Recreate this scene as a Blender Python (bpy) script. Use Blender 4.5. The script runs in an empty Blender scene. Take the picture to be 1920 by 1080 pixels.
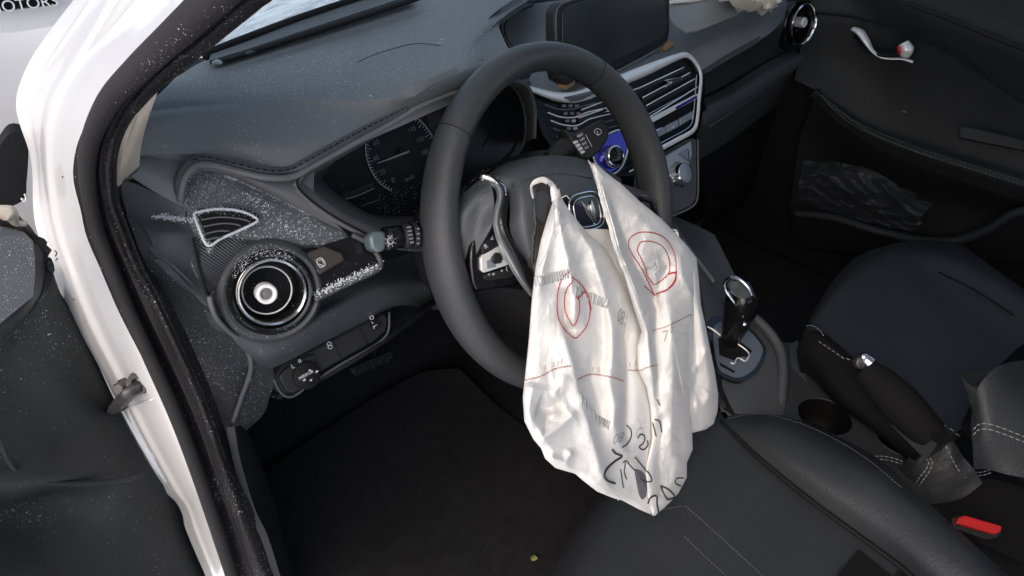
import bpy, bmesh, math, random
import numpy as np
from mathutils import Vector, Matrix
from mathutils.bvhtree import BVHTree
random.seed(7); rng = np.random.default_rng(7)
scene = bpy.context.scene
COL = scene.collection

# ------------------------------------------------------------------ camera
CP = np.array([-0.55835962, -0.38607672, 0.41419551])
YAW, PITCH, ROLL, F = math.radians(51.18402), math.radians(37.07767), math.radians(5.14655), 1380.4737
fw = np.array([math.sin(YAW)*math.cos(PITCH), math.cos(YAW)*math.cos(PITCH), -math.sin(PITCH)])
r0 = np.array([math.cos(YAW), -math.sin(YAW), 0.0]); u0 = np.cross(r0, fw)
rt = math.cos(ROLL)*r0+math.sin(ROLL)*u0; up = -math.sin(ROLL)*r0+math.cos(ROLL)*u0
cam = bpy.data.cameras.new('camera'); camo = bpy.data.objects.new('camera', cam); COL.objects.link(camo)
cam.sensor_width = 36.0; cam.lens = 36.0*F/1920; cam.clip_start = 0.01; cam.clip_end = 500
camo.matrix_world = Matrix(((rt[0], up[0], -fw[0], CP[0]), (rt[1], up[1], -fw[1], CP[1]), (rt[2], up[2], -fw[2], CP[2]), (0, 0, 0, 1)))
scene.camera = camo
# ------------------------------------------------------------------ world, sun, exposure
SUN_EL, SUN_AZ = math.radians(46), math.radians(255)     # overcast winter light, a little brighter on the driver's side
w = bpy.data.worlds.new('World'); scene.world = w; w.use_nodes = True
nt = w.node_tree; bg = nt.nodes['Background']
sky = nt.nodes.new('ShaderNodeTexSky'); sky.sky_type = 'NISHITA'; sky.sun_disc = False
sky.sun_elevation = SUN_EL; sky.sun_rotation = SUN_AZ; sky.air_density = 1.0; sky.dust_density = 4.0; sky.ozone_density = 1.0
nt.links.new(sky.outputs[0], bg.inputs[0]); bg.inputs[1].default_value = 0.15
sl = bpy.data.lights.new('sun', 'SUN'); sl.energy = .4; sl.angle = math.radians(80); sl.color = (1, 1, 1)
so = bpy.data.objects.new('sun', sl); COL.objects.link(so)
sd = Vector((math.sin(SUN_AZ)*math.cos(SUN_EL), math.cos(SUN_AZ)*math.cos(SUN_EL), math.sin(SUN_EL)))
so.rotation_euler = sd.to_track_quat('Z', 'Y').to_euler()
scene.view_settings.view_transform = 'Standard'; scene.view_settings.look = 'None'
scene.view_settings.exposure = .80; scene.view_settings.gamma = 1
scene.cycles.max_bounces = 8; scene.cycles.use_denoising = True

# ------------------------------------------------------------------ materials
def mat(name, col, rough=.5, spec=.5, metal=0, bump=0, bscale=200, var=0, vscale=8, sheen=0, speck=0, sscale=350, coat=0, trans=0, emit=None, stretch=None):
    m = bpy.data.materials.new(name); m.use_nodes = True
    t = m.node_tree; b = t.nodes['Principled BSDF']
    b.inputs['Base Color'].default_value = (*col, 1); b.inputs['Roughness'].default_value = rough
    b.inputs['Metallic'].default_value = metal; b.inputs['Specular IOR Level'].default_value = spec
    if sheen: b.inputs['Sheen Weight'].default_value = sheen
    if coat: b.inputs['Coat Weight'].default_value = coat; b.inputs['Coat Roughness'].default_value = .05
    if trans: b.inputs['Transmission Weight'].default_value = trans
    tc = t.nodes.new('ShaderNodeTexCoord'); vec = tc.outputs['Object']
    if stretch:
        mp = t.nodes.new('ShaderNodeMapping'); mp.inputs['Scale'].default_value = stretch; t.links.new(vec, mp.inputs[0]); vec = mp.outputs[0]
    cur = None
    if var:
        n = t.nodes.new('ShaderNodeTexNoise'); n.inputs['Scale'].default_value = vscale; n.inputs['Detail'].default_value = 6
        t.links.new(vec, n.inputs['Vector'])
        mx = t.nodes.new('ShaderNodeMix'); mx.data_type = 'RGBA'
        mx.inputs[6].default_value = (*[max(0, c*(1-var)) for c in col], 1); mx.inputs[7].default_value = (*[min(1, c*(1+var)) for c in col], 1)
        t.links.new(n.outputs['Fac'], mx.inputs[0]); cur = mx.outputs[2]
        mr = t.nodes.new('ShaderNodeMapRange'); mr.inputs[3].default_value = rough-.08; mr.inputs[4].default_value = rough+.1
        t.links.new(n.outputs['Fac'], mr.inputs[0]); t.links.new(mr.outputs[0], b.inputs['Roughness'])
    if speck:
        v = t.nodes.new('ShaderNodeTexNoise'); v.inputs['Scale'].default_value = sscale; v.inputs['Detail'].default_value = 2
        t.links.new(vec, v.inputs['Vector'])
        v2 = t.nodes.new('ShaderNodeTexNoise'); v2.inputs['Scale'].default_value = 14; t.links.new(vec, v2.inputs['Vector'])
        ad = t.nodes.new('ShaderNodeMath'); ad.operation = 'MULTIPLY_ADD'; ad.inputs[1].default_value = .25
        t.links.new(v2.outputs['Fac'], ad.inputs[0]); t.links.new(v.outputs['Fac'], ad.inputs[2])
        rp = t.nodes.new('ShaderNodeValToRGB'); rp.color_ramp.elements[0].position = .86-speck; rp.color_ramp.elements[1].position = .9-speck
        t.links.new(ad.outputs[0], rp.inputs[0])
        mx2 = t.nodes.new('ShaderNodeMix'); mx2.data_type = 'RGBA'; mx2.inputs[6].default_value = (*col, 1); mx2.inputs[7].default_value = (.40, .41, .43, 1)
        if cur: t.links.new(cur, mx2.inputs[6])
        t.links.new(rp.outputs[0], mx2.inputs[0]); cur = mx2.outputs[2]
    if cur: t.links.new(cur, b.inputs['Base Color'])
    if bump:
        n = t.nodes.new('ShaderNodeTexNoise'); n.inputs['Scale'].default_value = bscale; n.inputs['Detail'].default_value = 3
        t.links.new(vec, n.inputs['Vector'])
        bp = t.nodes.new('ShaderNodeBump'); bp.inputs['Strength'].default_value = bump; bp.inputs['Distance'].default_value = .001
        t.links.new(n.outputs['Fac'], bp.inputs['Height']); t.links.new(bp.outputs[0], b.inputs['Normal'])
    if emit: b.inputs['Emission Color'].default_value = (*emit, 1); b.inputs['Emission Strength'].default_value = 1
    return m
M = dict(
 dash=mat('dash_soft_plastic', (.158, .165, .172), .55, .5, bump=.35, bscale=900, var=.12, speck=.02, sscale=520),
 dash2=mat('dash_grained_plastic', (.058, .062, .068), .5, .5, bump=.3, bscale=900, var=.15, vscale=14),
 trim=mat('grey_trim_plastic', (.128, .128, .134), .5, .4, bump=.15, bscale=700, var=.08),
 frosty=mat('frosted_plastic', (.11, .118, .126), .6, .4, bump=.4, bscale=600, var=.2, vscale=30, speck=.10, sscale=420),
 ridge=mat('ridged_plastic', (.036, .039, .044), .45, .5, bump=.3, bscale=500, var=.2),
 black=mat('black_plastic', (.015, .015, .0165), .5, .4, bump=.2, bscale=500, var=.2),
 console=mat('console_plastic', (.031, .034, .038), .5, .45, bump=.2, bscale=700, var=.15),
 stackblack=mat('stack_black', (.006, .006, .0065), .35, .2),
 bright=mat('bright_silver', (.78, .80, .82), .3, .5, .2),
 flap=mat('flap_grey', (.26, .26, .255), .6, .3, bump=.2, bscale=600, var=.06),
 plate=mat('control_plate_silver', (.42, .46, .49), .3, .5, .3, var=.06),
 badge=mat('smoked_badge', (.05, .063, .066), .25, .5, coat=.3, var=.3, vscale=60),
 trimsilver=mat('trim_silver', (.60, .61, .62), .32, .5, .75, var=.06),
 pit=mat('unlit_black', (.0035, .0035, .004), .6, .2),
 headliner=mat('headliner_cloth', (.50, .49, .47), .9, .1, var=.03),
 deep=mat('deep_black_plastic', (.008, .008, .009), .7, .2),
 gloss=mat('gloss_black', (.007, .007, .008), .16, .4, coat=.15, var=.1),
 rubber=mat('seal_rubber', (.022, .020, .021), .78, .2, bump=.4, bscale=300, var=.35, vscale=25),
 rubberspeck=mat('seal_rubber_dusted', (.018, .017, .018), .8, .2, bump=.5, bscale=400, var=.3, vscale=20, speck=.06, sscale=620),
 kick=mat('kick_panel_dusted', (.032, .033, .036), .55, .4, bump=.3, bscale=600, var=.2, speck=.05, sscale=560),
 white=mat('white_car_paint', (.58, .57, .56), .35, .5, coat=.6, var=.015, vscale=6),
 beige=mat('beige_pillar_trim', (.56, .50, .41), .7, .3, bump=.15, bscale=500, var=.05),
 leather=mat('seat_leather', (.0235, .0255, .0285), .5, .45, bump=.7, bscale=380, var=.25, vscale=14),
 seatcloth=mat('seat_cloth', (.008, .008, .0088), .85, .12, bump=.6, bscale=900, var=.25, vscale=20),
 wheel=mat('wheel_leather', (.040, .042, .045), .42, .5, bump=.55, bscale=650, var=.22, vscale=16),
 hub=mat('hub_plastic', (.064, .069, .075), .48, .5, bump=.3, bscale=800, var=.1),
 chrome=mat('chrome', (.80, .81, .83), .14, .5, 1, var=.05, vscale=20),
 satin=mat('satin_silver', (.88, .87, .85), .36, .5, .4, bump=.05, bscale=300, var=.05),
 greysilver=mat('grey_silver_paint', (.30, .33, .36), .4, .5, .4, var=.05),
 fabric=mat('airbag_fabric', (.77, .755, .73), .95, .1, bump=.7, bscale=900, var=.06, vscale=18),
 fabric2=mat('aged_airbag_fabric', (.84, .79, .68), .85, .2, bump=.4, bscale=800, var=.1, vscale=20),
 red=mat('red_thread', (.42, .025, .04), .7, .3),
 pinkseam=mat('faded_seam_thread', (.50, .34, .32), .8, .3),
 ink=mat('grey_ink', (.40, .41, .41), .8, .2, var=.35, vscale=60),
 marker=mat('black_marker', (.045, .045, .05), .7, .3, var=.3, vscale=80),
 smudge=mat('marker_smudge', (.16, .15, .17), .8, .3, var=.3, vscale=80),
 glass=mat('cluster_lens', (.014, .015, .017), .3, .22, var=.2, vscale=18),
 dial=mat('dial_face', (.016, .018, .020), .5, .3, var=.15),
 mark=mat('printed_white', (.50, .52, .53), .6, .3),
 markdim=mat('printed_grey', (.20, .21, .22), .6, .3),
 screen=mat('screen_glass', (.036, .043, .045), .33, .5, bump=.05, bscale=60, var=.45, vscale=9),
 blue=mat('metallic_blue', (.035, .03, .42), .22, .6, .5, coat=.6, var=.2, vscale=30),
 wood=mat('bare_wood', (.36, .23, .11), .7, .3, bump=.3, bscale=250, var=.25, vscale=60, stretch=(1, 4, 4)),
 brownswitch=mat('brown_switch', (.045, .036, .031), .5, .4, var=.15),
 carpet=mat('black_carpet', (.014, .014, .015), .95, .1, bump=1, bscale=500, var=.5, vscale=60),
 door=mat('door_card', (.013, .0155, .0175), .6, .35, bump=.5, bscale=350, var=.3, speck=.02, sscale=600),
 pdoor=mat('passenger_door_card', (.015, .016, .0175), .6, .35, bump=.3, bscale=400, var=.2),
 snow=mat('snow', (.85, .86, .88), .8, .3, bump=.5, bscale=30, var=.04),
 iceglass=mat('iced_glass', (.42, .50, .53), .5, .5, bump=.9, bscale=90, var=.35, vscale=40, stretch=(1, 5, 2), trans=.5),
 frost=mat('frost_crystals', (.82, .85, .90), .7, .3),
 frostgrey=mat('hoar_frost', (.62, .64, .67), .75, .3, bump=.8, bscale=500, var=.2, vscale=120),
 redplastic=mat('red_buckle', (.55, .02, .02), .35, .5),
 thread=mat('pale_thread', (.30, .30, .30), .7, .3),
 metal=mat('dark_steel', (.09, .085, .085), .45, .5, .7, bump=.4, bscale=200, var=.4, vscale=60),
 yellow=mat('yellow_paint_dab', (.65, .60, .04), .5, .4),
 yel=mat('dry_leaf', (.30, .30, .10), .8, .3, var=.3, vscale=100),
 torn=mat('torn_rubber', (.045, .036, .032), .75, .3, bump=.9, bscale=120, var=.5, vscale=30),
 bag=mat('clear_plastic_film', (.03, .033, .038), .4, .5, bump=.6, bscale=22, var=.5, vscale=14),
 steelblue=mat('bluish_plastic', (.10, .13, .14), .3, .5, coat=.3),
)
def ridge_bump(m, scale, direction):
    t = m.node_tree; b = t.nodes['Principled BSDF']
    tc = t.nodes.new('ShaderNodeTexCoord'); mp = t.nodes.new('ShaderNodeMapping'); mp.inputs['Rotation'].default_value = direction
    wv = t.nodes.new('ShaderNodeTexWave'); wv.inputs['Scale'].default_value = scale
    t.links.new(tc.outputs['Object'], mp.inputs[0]); t.links.new(mp.outputs[0], wv.inputs[0])
    bp = t.nodes.new('ShaderNodeBump'); bp.inputs['Strength'].default_value = .7; bp.inputs['Distance'].default_value = .001
    t.links.new(wv.outputs['Fac'], bp.inputs['Height']); t.links.new(bp.outputs[0], b.inputs['Normal'])
ridge_bump(M['ridge'], 150, (0, math.radians(35), 0))

def cut(o, c, n, r):
    bm = bmesh.new(); bm.from_mesh(o.data); n = np.array(n)/np.linalg.norm(n); kill = []
    for f in bm.faces:
        d = np.array(f.calc_center_median())-c; d = d-n*(d@n)
        if np.linalg.norm(d) < r: kill.append(f)
    bmesh.ops.delete(bm, geom=kill, context='FACES'); bm.to_mesh(o.data); bm.free()
# ------------------------------------------------------------------ measuring from the photograph (1920 x 1080 pixel rays)
def ray(px, py): return fw+rt*((px-960)/F)+up*((540-py)/F)
def axis_hit(ax, v, px, py):
    d = ray(px, py); i = 'xyz'.index(ax); return CP+d*((v-CP[i])/d[i])
class Pl:
    def __init__(s, q, n): s.q = np.array(q, float); s.n = np.array(n, float)/np.linalg.norm(n)
    def at(s, px, py, lift=0):
        d = ray(px, py); return CP+d*(((s.q+s.n*lift-CP)@s.n)/(d@s.n))
def X(v, *p): return [axis_hit('x', a[2] if len(a) > 2 else v, a[0], a[1]) for a in p]
def Y(v, *p): return [axis_hit('y', a[2] if len(a) > 2 else v, a[0], a[1]) for a in p]
def Z(v, *p): return [axis_hit('z', a[2] if len(a) > 2 else v, a[0], a[1]) for a in p]
def PP(pl, *p, lift=0): return [pl.at(a[0], a[1], a[2] if len(a) > 2 else lift) for a in p]
def P3(*p): return [np.array(a, float) for a in p]
def proj(W):
    d = np.asarray(W)-CP; z = d@fw; return np.stack([960+F*(d@rt)/z, 540-F*(d@up)/z], -1)

# ------------------------------------------------------------------ mesh helpers
def crom(pts, n, closed=False, even=True):
    P = np.array(pts, float)
    if len(P) == 1: return np.repeat(P, n, 0)
    if closed: P = np.vstack([P, P[:1]])
    seg = np.linalg.norm(np.diff(P, axis=0), axis=1); seg = np.maximum(seg, 1e-6)
    t = np.r_[0, np.cumsum(np.sqrt(seg) if False else seg)]
    if closed: m = np.vstack([(P[1]-P[-2])/(t[1]+seg[-1])]+[(P[i+1]-P[i-1])/(t[i+1]-t[i-1]) for i in range(1, len(P)-1)]); m = np.vstack([m, m[:1]])
    elif len(P) > 2:
        m = np.vstack([(P[1]-P[0])/seg[0]]+[(P[i+1]-P[i-1])/(t[i+1]-t[i-1]) for i in range(1, len(P)-1)]+[(P[-1]-P[-2])/seg[-1]])
    else: m = np.vstack([(P[1]-P[0])/seg[0]]*2)
    s = np.linspace(0, t[-1], n, endpoint=not closed); k = np.clip(np.searchsorted(t, s, 'right')-1, 0, len(P)-2)
    h = seg[k]; x = ((s-t[k])/h)[:, None]; h = h[:, None]
    return (2*x**3-3*x**2+1)*P[k]+(x**3-2*x**2+x)*h*m[k]+(-2*x**3+3*x**2)*P[k+1]+(x**3-x**2)*h*m[k+1]
def obj(name, V, Fc, m, parent=None, smooth=True, label=None):
    me = bpy.data.meshes.new(name); me.from_pydata([tuple(map(float, v)) for v in V], [], Fc); me.update()
    if smooth: me.polygons.foreach_set('use_smooth', [True]*len(me.polygons))
    me.materials.append(M[m] if isinstance(m, str) else m)
    o = bpy.data.objects.new(name, me); COL.objects.link(o)
    if parent: 
        o.parent = parent; o.matrix_parent_inverse = Matrix.Translation(parent['org']).inverted() if 'org' in parent else Matrix()
    if label: o['label'] = label
    return o
def thing(name, label, cat, loc=(0, 0, 0), group=None, kind=None):
    o = bpy.data.objects.new(name, None); COL.objects.link(o); o.location = loc; o.empty_display_size = .02
    ORG[o.name] = Vector(loc)
    o['label'] = label; o['category'] = cat
    if group: o['group'] = group
    if kind: o['kind'] = kind
    return o
ORG = {}
_obj = obj
def obj(name, V, Fc, m, parent=None, smooth=True, label=None):
    o = _obj(name, V, Fc, m, None, smooth, label)
    if parent:
        o.parent = parent
        if parent.name in ORG: o.matrix_parent_inverse = Matrix.Translation(ORG[parent.name]).inverted()
        # a sub-part's parent part sits at identity in its own space, so its world matrix is identity too
    return o
def tag(o, label, cat, group=None, kind=None):
    o['label'] = label; o['category'] = cat
    if group: o['group'] = group
    if kind: o['kind'] = kind
    return o
def shade(o, deg=35):
    me = o.data
    me.set_sharp_from_angle(angle=math.radians(deg)); return o
def grid_solid(name, G, m, parent, th, label=None, flip=False, sharp=True):
    nv, nu, _ = G.shape
    du = np.gradient(G, axis=1); dv = np.gradient(G, axis=0)
    N = np.cross(du, dv); L = np.linalg.norm(N, axis=2, keepdims=True); N = N/np.maximum(L, 1e-12)
    s = np.sum(N*(CP-G), axis=2).mean()
    if s < 0: N = -N
    if flip: N = -N
    B = G-N*th
    V = np.vstack([G.reshape(-1, 3), B.reshape(-1, 3)]); o = nv*nu
    idx = np.arange(o).reshape(nv, nu)
    a, b, c, d = idx[:-1, :-1].ravel(), idx[:-1, 1:].ravel(), idx[1:, 1:].ravel(), idx[1:, :-1].ravel()
    q = np.stack([a, b, c, d], 1)
    if s < 0: q = q[:, ::-1]
    F1 = q.tolist(); F2 = (q[:, ::-1]+o).tolist()
    ring = list(idx[0, :])+list(idx[1:, -1])+list(idx[-1, -2::-1])+list(idx[-2:0:-1, 0])
    F3 = []
    for i in range(len(ring)):
        x, y = int(ring[i]), int(ring[(i+1) % len(ring)])
        F3.append([y, x, x+o, y+o] if s >= 0 else [x, y, y+o, x+o])
    ob = obj(name, V, F1+F2+F3, m, parent, True, label)
    if sharp: shade(ob, 50)
    ob_grid[ob.name] = (G, N)
    return ob
ob_grid = {}
def rowgrid(rows, nu, nv):
    R = np.array([crom(r, nu) for r in rows])
    return np.stack([crom(R[:, i], nv) for i in range(nu)], 1)
def sheet(name, rows, m, parent=None, nu=40, nv=24, th=.004, label=None, disp=None):
    G = rowgrid(rows, nu, nv)
    if disp is not None: G = disp(G)
    return grid_solid(name, G, m, parent, th, label)
def frames(P, closed):
    T = np.gradient(P, axis=0) if not closed else (np.roll(P, -1, 0)-np.roll(P, 1, 0))
    T /= np.maximum(np.linalg.norm(T, axis=1, keepdims=True), 1e-12)
    a = np.array([0, 0, 1.]) if abs(T[0, 2]) < .9 else np.array([1., 0, 0])
    N = np.zeros_like(P); n = a-T[0]*(a@T[0]); N[0] = n/np.linalg.norm(n)
    for i in range(1, len(P)):
        n = N[i-1]-T[i]*(N[i-1]@T[i]); N[i] = n/max(np.linalg.norm(n), 1e-9)
    return T, N, np.cross(T, N)
def tube_geo(P, r, n=8, closed=False, normal=None, flat=1.0):
    T, N, B = frames(P, closed)
    if normal is not None:
        nn = np.array(normal, float); N = nn-T*(T@nn)[:, None]; N /= np.maximum(np.linalg.norm(N, axis=1, keepdims=True), 1e-9); B = np.cross(T, N)
    r = np.broadcast_to(np.asarray(r, float), (len(P),))
    an = np.linspace(0, 2*math.pi, n, endpoint=False)
    V = (P[:, None]+r[:, None, None]*(np.cos(an)[None, :, None]*N[:, None]*flat+np.sin(an)[None, :, None]*B[:, None])).reshape(-1, 3)
    Fc = []; L = len(P)
    for i in range(L if closed else L-1):
        for k in range(n):
            j = (i+1) % L; l = (k+1) % n
            Fc.append([i*n+k, i*n+l, j*n+l, j*n+k])
    if not closed: Fc += [list(range(n))[::-1], [(L-1)*n+k for k in range(n)]]
    return V, Fc
def tube(name, pts, r, m, parent=None, sub=6, n=8, closed=False, normal=None, flat=1.0, label=None):
    L = len(pts)*sub if closed else max(3, (len(pts)-1)*sub+1); P = crom(pts, L, closed)
    if np.ndim(r): r = np.interp(np.linspace(0, 1, L), np.linspace(0, 1, len(r)), r)
    V, Fc = tube_geo(P, r, n, closed, normal, flat)
    return obj(name, V, Fc, m, parent, True, label)
def join_geo(parts):
    V = []; Fc = []; o = 0
    for v, f in parts:
        V.append(np.asarray(v)); Fc += [[i+o for i in x] for x in f]; o += len(v)
    return (np.vstack(V) if V else np.zeros((0, 3))), Fc
def plate(name, poly, pl, th, m, parent=None, lift=0, curve=0, bev=0, label=None, seg=2):
    """outline on plane pl (pixel outline), front face lifted, thickness th backwards"""
    P = np.array(PP(pl, *poly)) if len(poly[0]) == 2 else np.array(poly)
    if curve: P = crom(P, curve, True)
    P = P+pl.n*lift; n = len(P)
    A = sum(np.cross(P[i]-P[0], P[(i+1) % n]-P[0]) for i in range(n))
    if A@pl.n < 0: P = P[::-1]
    V = np.vstack([P, P-pl.n*th])
    Fc = [list(range(n)), list(range(2*n-1, n-1, -1))]+[[(i+1) % n, i, i+n, (i+1) % n+n] for i in range(n)]
    o = obj(name, V, Fc, m, parent, bev > 0, label)
    if bev:
        b = o.modifiers.new('bevel', 'BEVEL'); b.width = bev; b.segments = seg; b.limit_method = 'ANGLE'; b.angle_limit = math.radians(40); b.harden_normals = False
        shade(o, 40)
    return o
def basis_n(n):
    n = np.array(n, float)/np.linalg.norm(n); a = np.array([1., 0, 0]) if abs(n[0]) < .9 else np.array([0, 0, 1.])
    x = a-n*(a@n); x /= np.linalg.norm(x); return x, np.cross(n, x), n
def lathe(name, prof, c, n, m, parent=None, seg=48, label=None):
    x, y, z = basis_n(n); c = np.array(c); an = np.linspace(0, 2*math.pi, seg, endpoint=False)
    V = []; Fc = []
    for (r, h) in prof:
        V.append(c+z*h+r*(np.cos(an)[:, None]*x+np.sin(an)[:, None]*y))
    V = np.vstack(V)
    for i in range(len(prof)-1):
        for k in range(seg):
            l = (k+1) % seg; Fc.append([i*seg+k, i*seg+l, (i+1)*seg+l, (i+1)*seg+k])
    o = obj(name, V, Fc, m, parent, True, label); shade(o, 35); return o
def text_geo(s, c, xd, nrm, size, ext=.0003, shear=0):
    cu = bpy.data.curves.new('t', 'FONT'); cu.body = s; cu.size = 1; cu.align_x = 'CENTER'; cu.align_y = 'CENTER'; cu.resolution_u = 3; cu.extrude = ext/size; cu.shear = shear
    o = bpy.data.objects.new('t', cu); COL.objects.link(o)
    dg = bpy.context.evaluated_depsgraph_get(); me = bpy.data.meshes.new_from_object(o.evaluated_get(dg))
    V = np.array([v.co[:] for v in me.vertices]).reshape(-1, 3); Fc = [list(p.vertices) for p in me.polygons]
    bpy.data.objects.remove(o); bpy.data.curves.remove(cu); bpy.data.meshes.remove(me)
    n = np.array(nrm)/np.linalg.norm(nrm); x = np.array(xd, float); x = x-n*(x@n); x /= np.linalg.norm(x); y = np.cross(n, x)
    return np.array(c)+size*(V[:, :1]*x+V[:, 1:2]*y+V[:, 2:]*n), Fc
def text(name, s, pl, a, b, size, m, parent, lift=.0008):
    c = pl.at(a[0], a[1], lift); xd = pl.at(b[0], b[1], lift)-c
    V, Fc = text_geo(s, c, xd, pl.n, size); return obj(name, V, Fc, m, parent, False)
def stitches(name, pts, m, parent, dash=.0045, gap=.0025, r=.0006, lift=0):
    P = crom(pts, 400); L = np.r_[0, np.cumsum(np.linalg.norm(np.diff(P, axis=0), axis=1))]
    parts = []; s = 0
    while s+dash < L[-1]:
        q = np.stack([[np.interp(x, L, P[:, k]) for k in range(3)] for x in (s, s+dash/2, s+dash)])
        parts.append(tube_geo(q, [r*.6, r, r*.6], 5)); s += dash+gap
    V, Fc = join_geo(parts); return obj(name, V, Fc, m, parent)
def bvh(*obs):
    V = []; Fc = []; o = 0
    for ob in obs:
        V += [v.co.copy() for v in ob.data.vertices]; Fc += [[i+o for i in p.vertices] for p in ob.data.polygons]; o = len(V)
    return BVHTree.FromPolygons(V, Fc)
def drape(tree, pts, lift, n=None, closed=False):
    """lay a drawn line onto a built surface"""
    Q = crom([(a[0], a[1], 0) for a in pts], n or max(8, len(pts)*6), closed); out = []; nrm = []
    for a in Q:
        d = Vector(ray(a[0], a[1])).normalized(); h = tree.ray_cast(Vector(CP), d)
        if h[0] is not None:
            nn = h[1] if h[1].dot(d) < 0 else -h[1]
            out.append(np.array(h[0]+nn*lift)); nrm.append(np.array(nn))
    return np.array(out), np.array(nrm)
def drape_tube(name, tree, pts, r, m, parent, n=None, closed=False, wob=0):
    P, N = drape(tree, pts, r*.5, n, closed)
    if len(P) < 3: return None
    if wob: P = P+np.cross(np.gradient(P, axis=0)/np.linalg.norm(np.gradient(P, axis=0), axis=1, keepdims=True), N)*(np.sin(np.arange(len(P))*1.7)*wob)[:, None]
    V, Fc = tube_geo(P, r, 6, closed); return obj(name, V, Fc, m, parent)
def flake_geo(items):
    V = []; Fc = []
    for p, n, s in items:
        x, y, z = basis_n(n); a = random.random()*6.28; k = len(V)
        for j in range(3):
            b = a+j*2.09+random.uniform(-.5, .5); q = s*random.uniform(.6, 1.3); V.append(p+q*(math.cos(b)*x+math.sin(b)*y))
        V.append(p+z*s*random.uniform(.35, .9)); Fc += [[k, k+1, k+3], [k+1, k+2, k+3], [k+2, k, k+3]]
    return V, Fc
def inpoly(x, y, poly):
    c = False; j = len(poly)-1
    for i in range(len(poly)):
        xi, yi = poly[i]; xj, yj = poly[j]
        if (yi > y) != (yj > y) and x < (xj-xi)*(y-yi)/(yj-yi)+xi: c = not c
        j = i
    return c
def sample(o, n, dens=None, s=(.0003, .0008), clump=None):
    G, N = ob_grid[o.name]; nv, nu, _ = G.shape
    A = np.linalg.norm(np.cross(G[1:, :-1]-G[:-1, :-1], G[:-1, 1:]-G[:-1, :-1]), axis=2).ravel(); A /= A.sum()
    out = []
    for k in rng.choice(len(A), n, p=A):
        i, j = divmod(int(k), nu-1); a, b = rng.random(2)
        p = (1-a)*((1-b)*G[i, j]+b*G[i, j+1])+a*((1-b)*G[i+1, j]+b*G[i+1, j+1])
        if dens is not None:
            q = proj(p)
            if rng.random() > dens(q[0], q[1]): continue
        out.append((p, N[i, j], s[0]+(s[1]-s[0])*rng.random()**2.5))
    return out
def scatter_line(tree, pts, n, width, s=(.0004, .0012), pile=0):
    Q = crom([(a[0], a[1], 0) for a in pts], 200); out = []
    for _ in range(n):
        a = Q[rng.integers(200)]; x, y = a[0]+rng.normal()*width, a[1]+rng.normal()*width
        d = Vector(ray(x, y)).normalized(); h = tree.ray_cast(Vector(CP), d)
        if h[0] is None: continue
        nn = h[1] if h[1].dot(d) < 0 else -h[1]
        out.append((np.array(h[0])+np.array(nn)*pile*rng.random(), np.array(nn), s[0]+(s[1]-s[0])*rng.random()**1.5))
    return out
def scatter_poly(tree, poly, n, s=(.0003, .0009), clump=0):
    xs = [a[0] for a in poly]; ys = [a[1] for a in poly]; out = []
    cents = [(rng.uniform(min(xs), max(xs)), rng.uniform(min(ys), max(ys))) for _ in range(max(1, clump))]
    for _ in range(n):
        if clump:
            c = cents[rng.integers(len(cents))]; x, y = c[0]+rng.normal()*5, c[1]+rng.normal()*4
        else: x, y = rng.uniform(min(xs), max(xs)), rng.uniform(min(ys), max(ys))
        if not inpoly(x, y, poly): continue
        d = Vector(ray(x, y)).normalized(); h = tree.ray_cast(Vector(CP), d)
        if h[0] is None: continue
        nn = h[1] if h[1].dot(d) < 0 else -h[1]
        out.append((np.array(h[0]), np.array(nn), s[0]+(s[1]-s[0])*rng.random()**2))
    return out
def box(name, c, size, m, parent=None, bev=.004, rot=None, label=None):
    s = np.array(size)/2; V = np.array([[x, y, z] for x in (-1, 1) for y in (-1, 1) for z in (-1, 1)])*s
    if rot is not None: V = V@np.array(rot).T
    V = V+np.array(c)
    Fc = [[0, 1, 3, 2], [4, 6, 7, 5], [0, 4, 5, 1], [2, 3, 7, 6], [0, 2, 6, 4], [1, 5, 7, 3]]
    o = obj(name, V, Fc, m, parent, True, label); b = o.modifiers.new('bevel', 'BEVEL'); b.width = bev; b.segments = 3; shade(o, 40); return o
ALLFROST = []

# ================================================================== SETTING
GZ = -0.95
def ground_disp(G):
    G = G.copy(); G[..., 2] += .03*np.sin(G[..., 0]*2.1)*np.cos(G[..., 1]*1.7); return G
o = sheet('snowy_ground', [[(-60, y, GZ), (60, y, GZ)] for y in (-60, 60)], 'snow', nu=60, nv=60, th=.05, disp=ground_disp)
o['kind'] = 'structure'; o['label'] = 'white snow covered ground outside the car'
floor = sheet('car_floor', [P3((-.36, .52, -.30), (.25, .52, -.30)), P3((-.36, .36, -.55), (.25, .36, -.55)), P3((-.36, .2, -.58), (.25, .2, -.58)), P3((-.36, -.5, -.58), (.25, -.5, -.58)), P3((-.36, -1.2, -.55), (.25, -1.2, -.55))], 'carpet', nu=50, nv=90, th=.01)
floor['kind'] = 'structure'; floor['label'] = 'black carpet of the driver footwell'
o = sheet('car_floor', [P3((.45, .52, -.25), (1.06, .52, -.25)), P3((.45, .36, -.55), (1.06, .36, -.55)), P3((.45, -.1, -.58), (1.06, -.1, -.58)), P3((.45, -1.2, -.55), (1.06, -1.2, -.55))], 'carpet', nu=30, nv=40, th=.01)
o['kind'] = 'structure'; o['label'] = 'black carpet of the passenger footwell'

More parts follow.
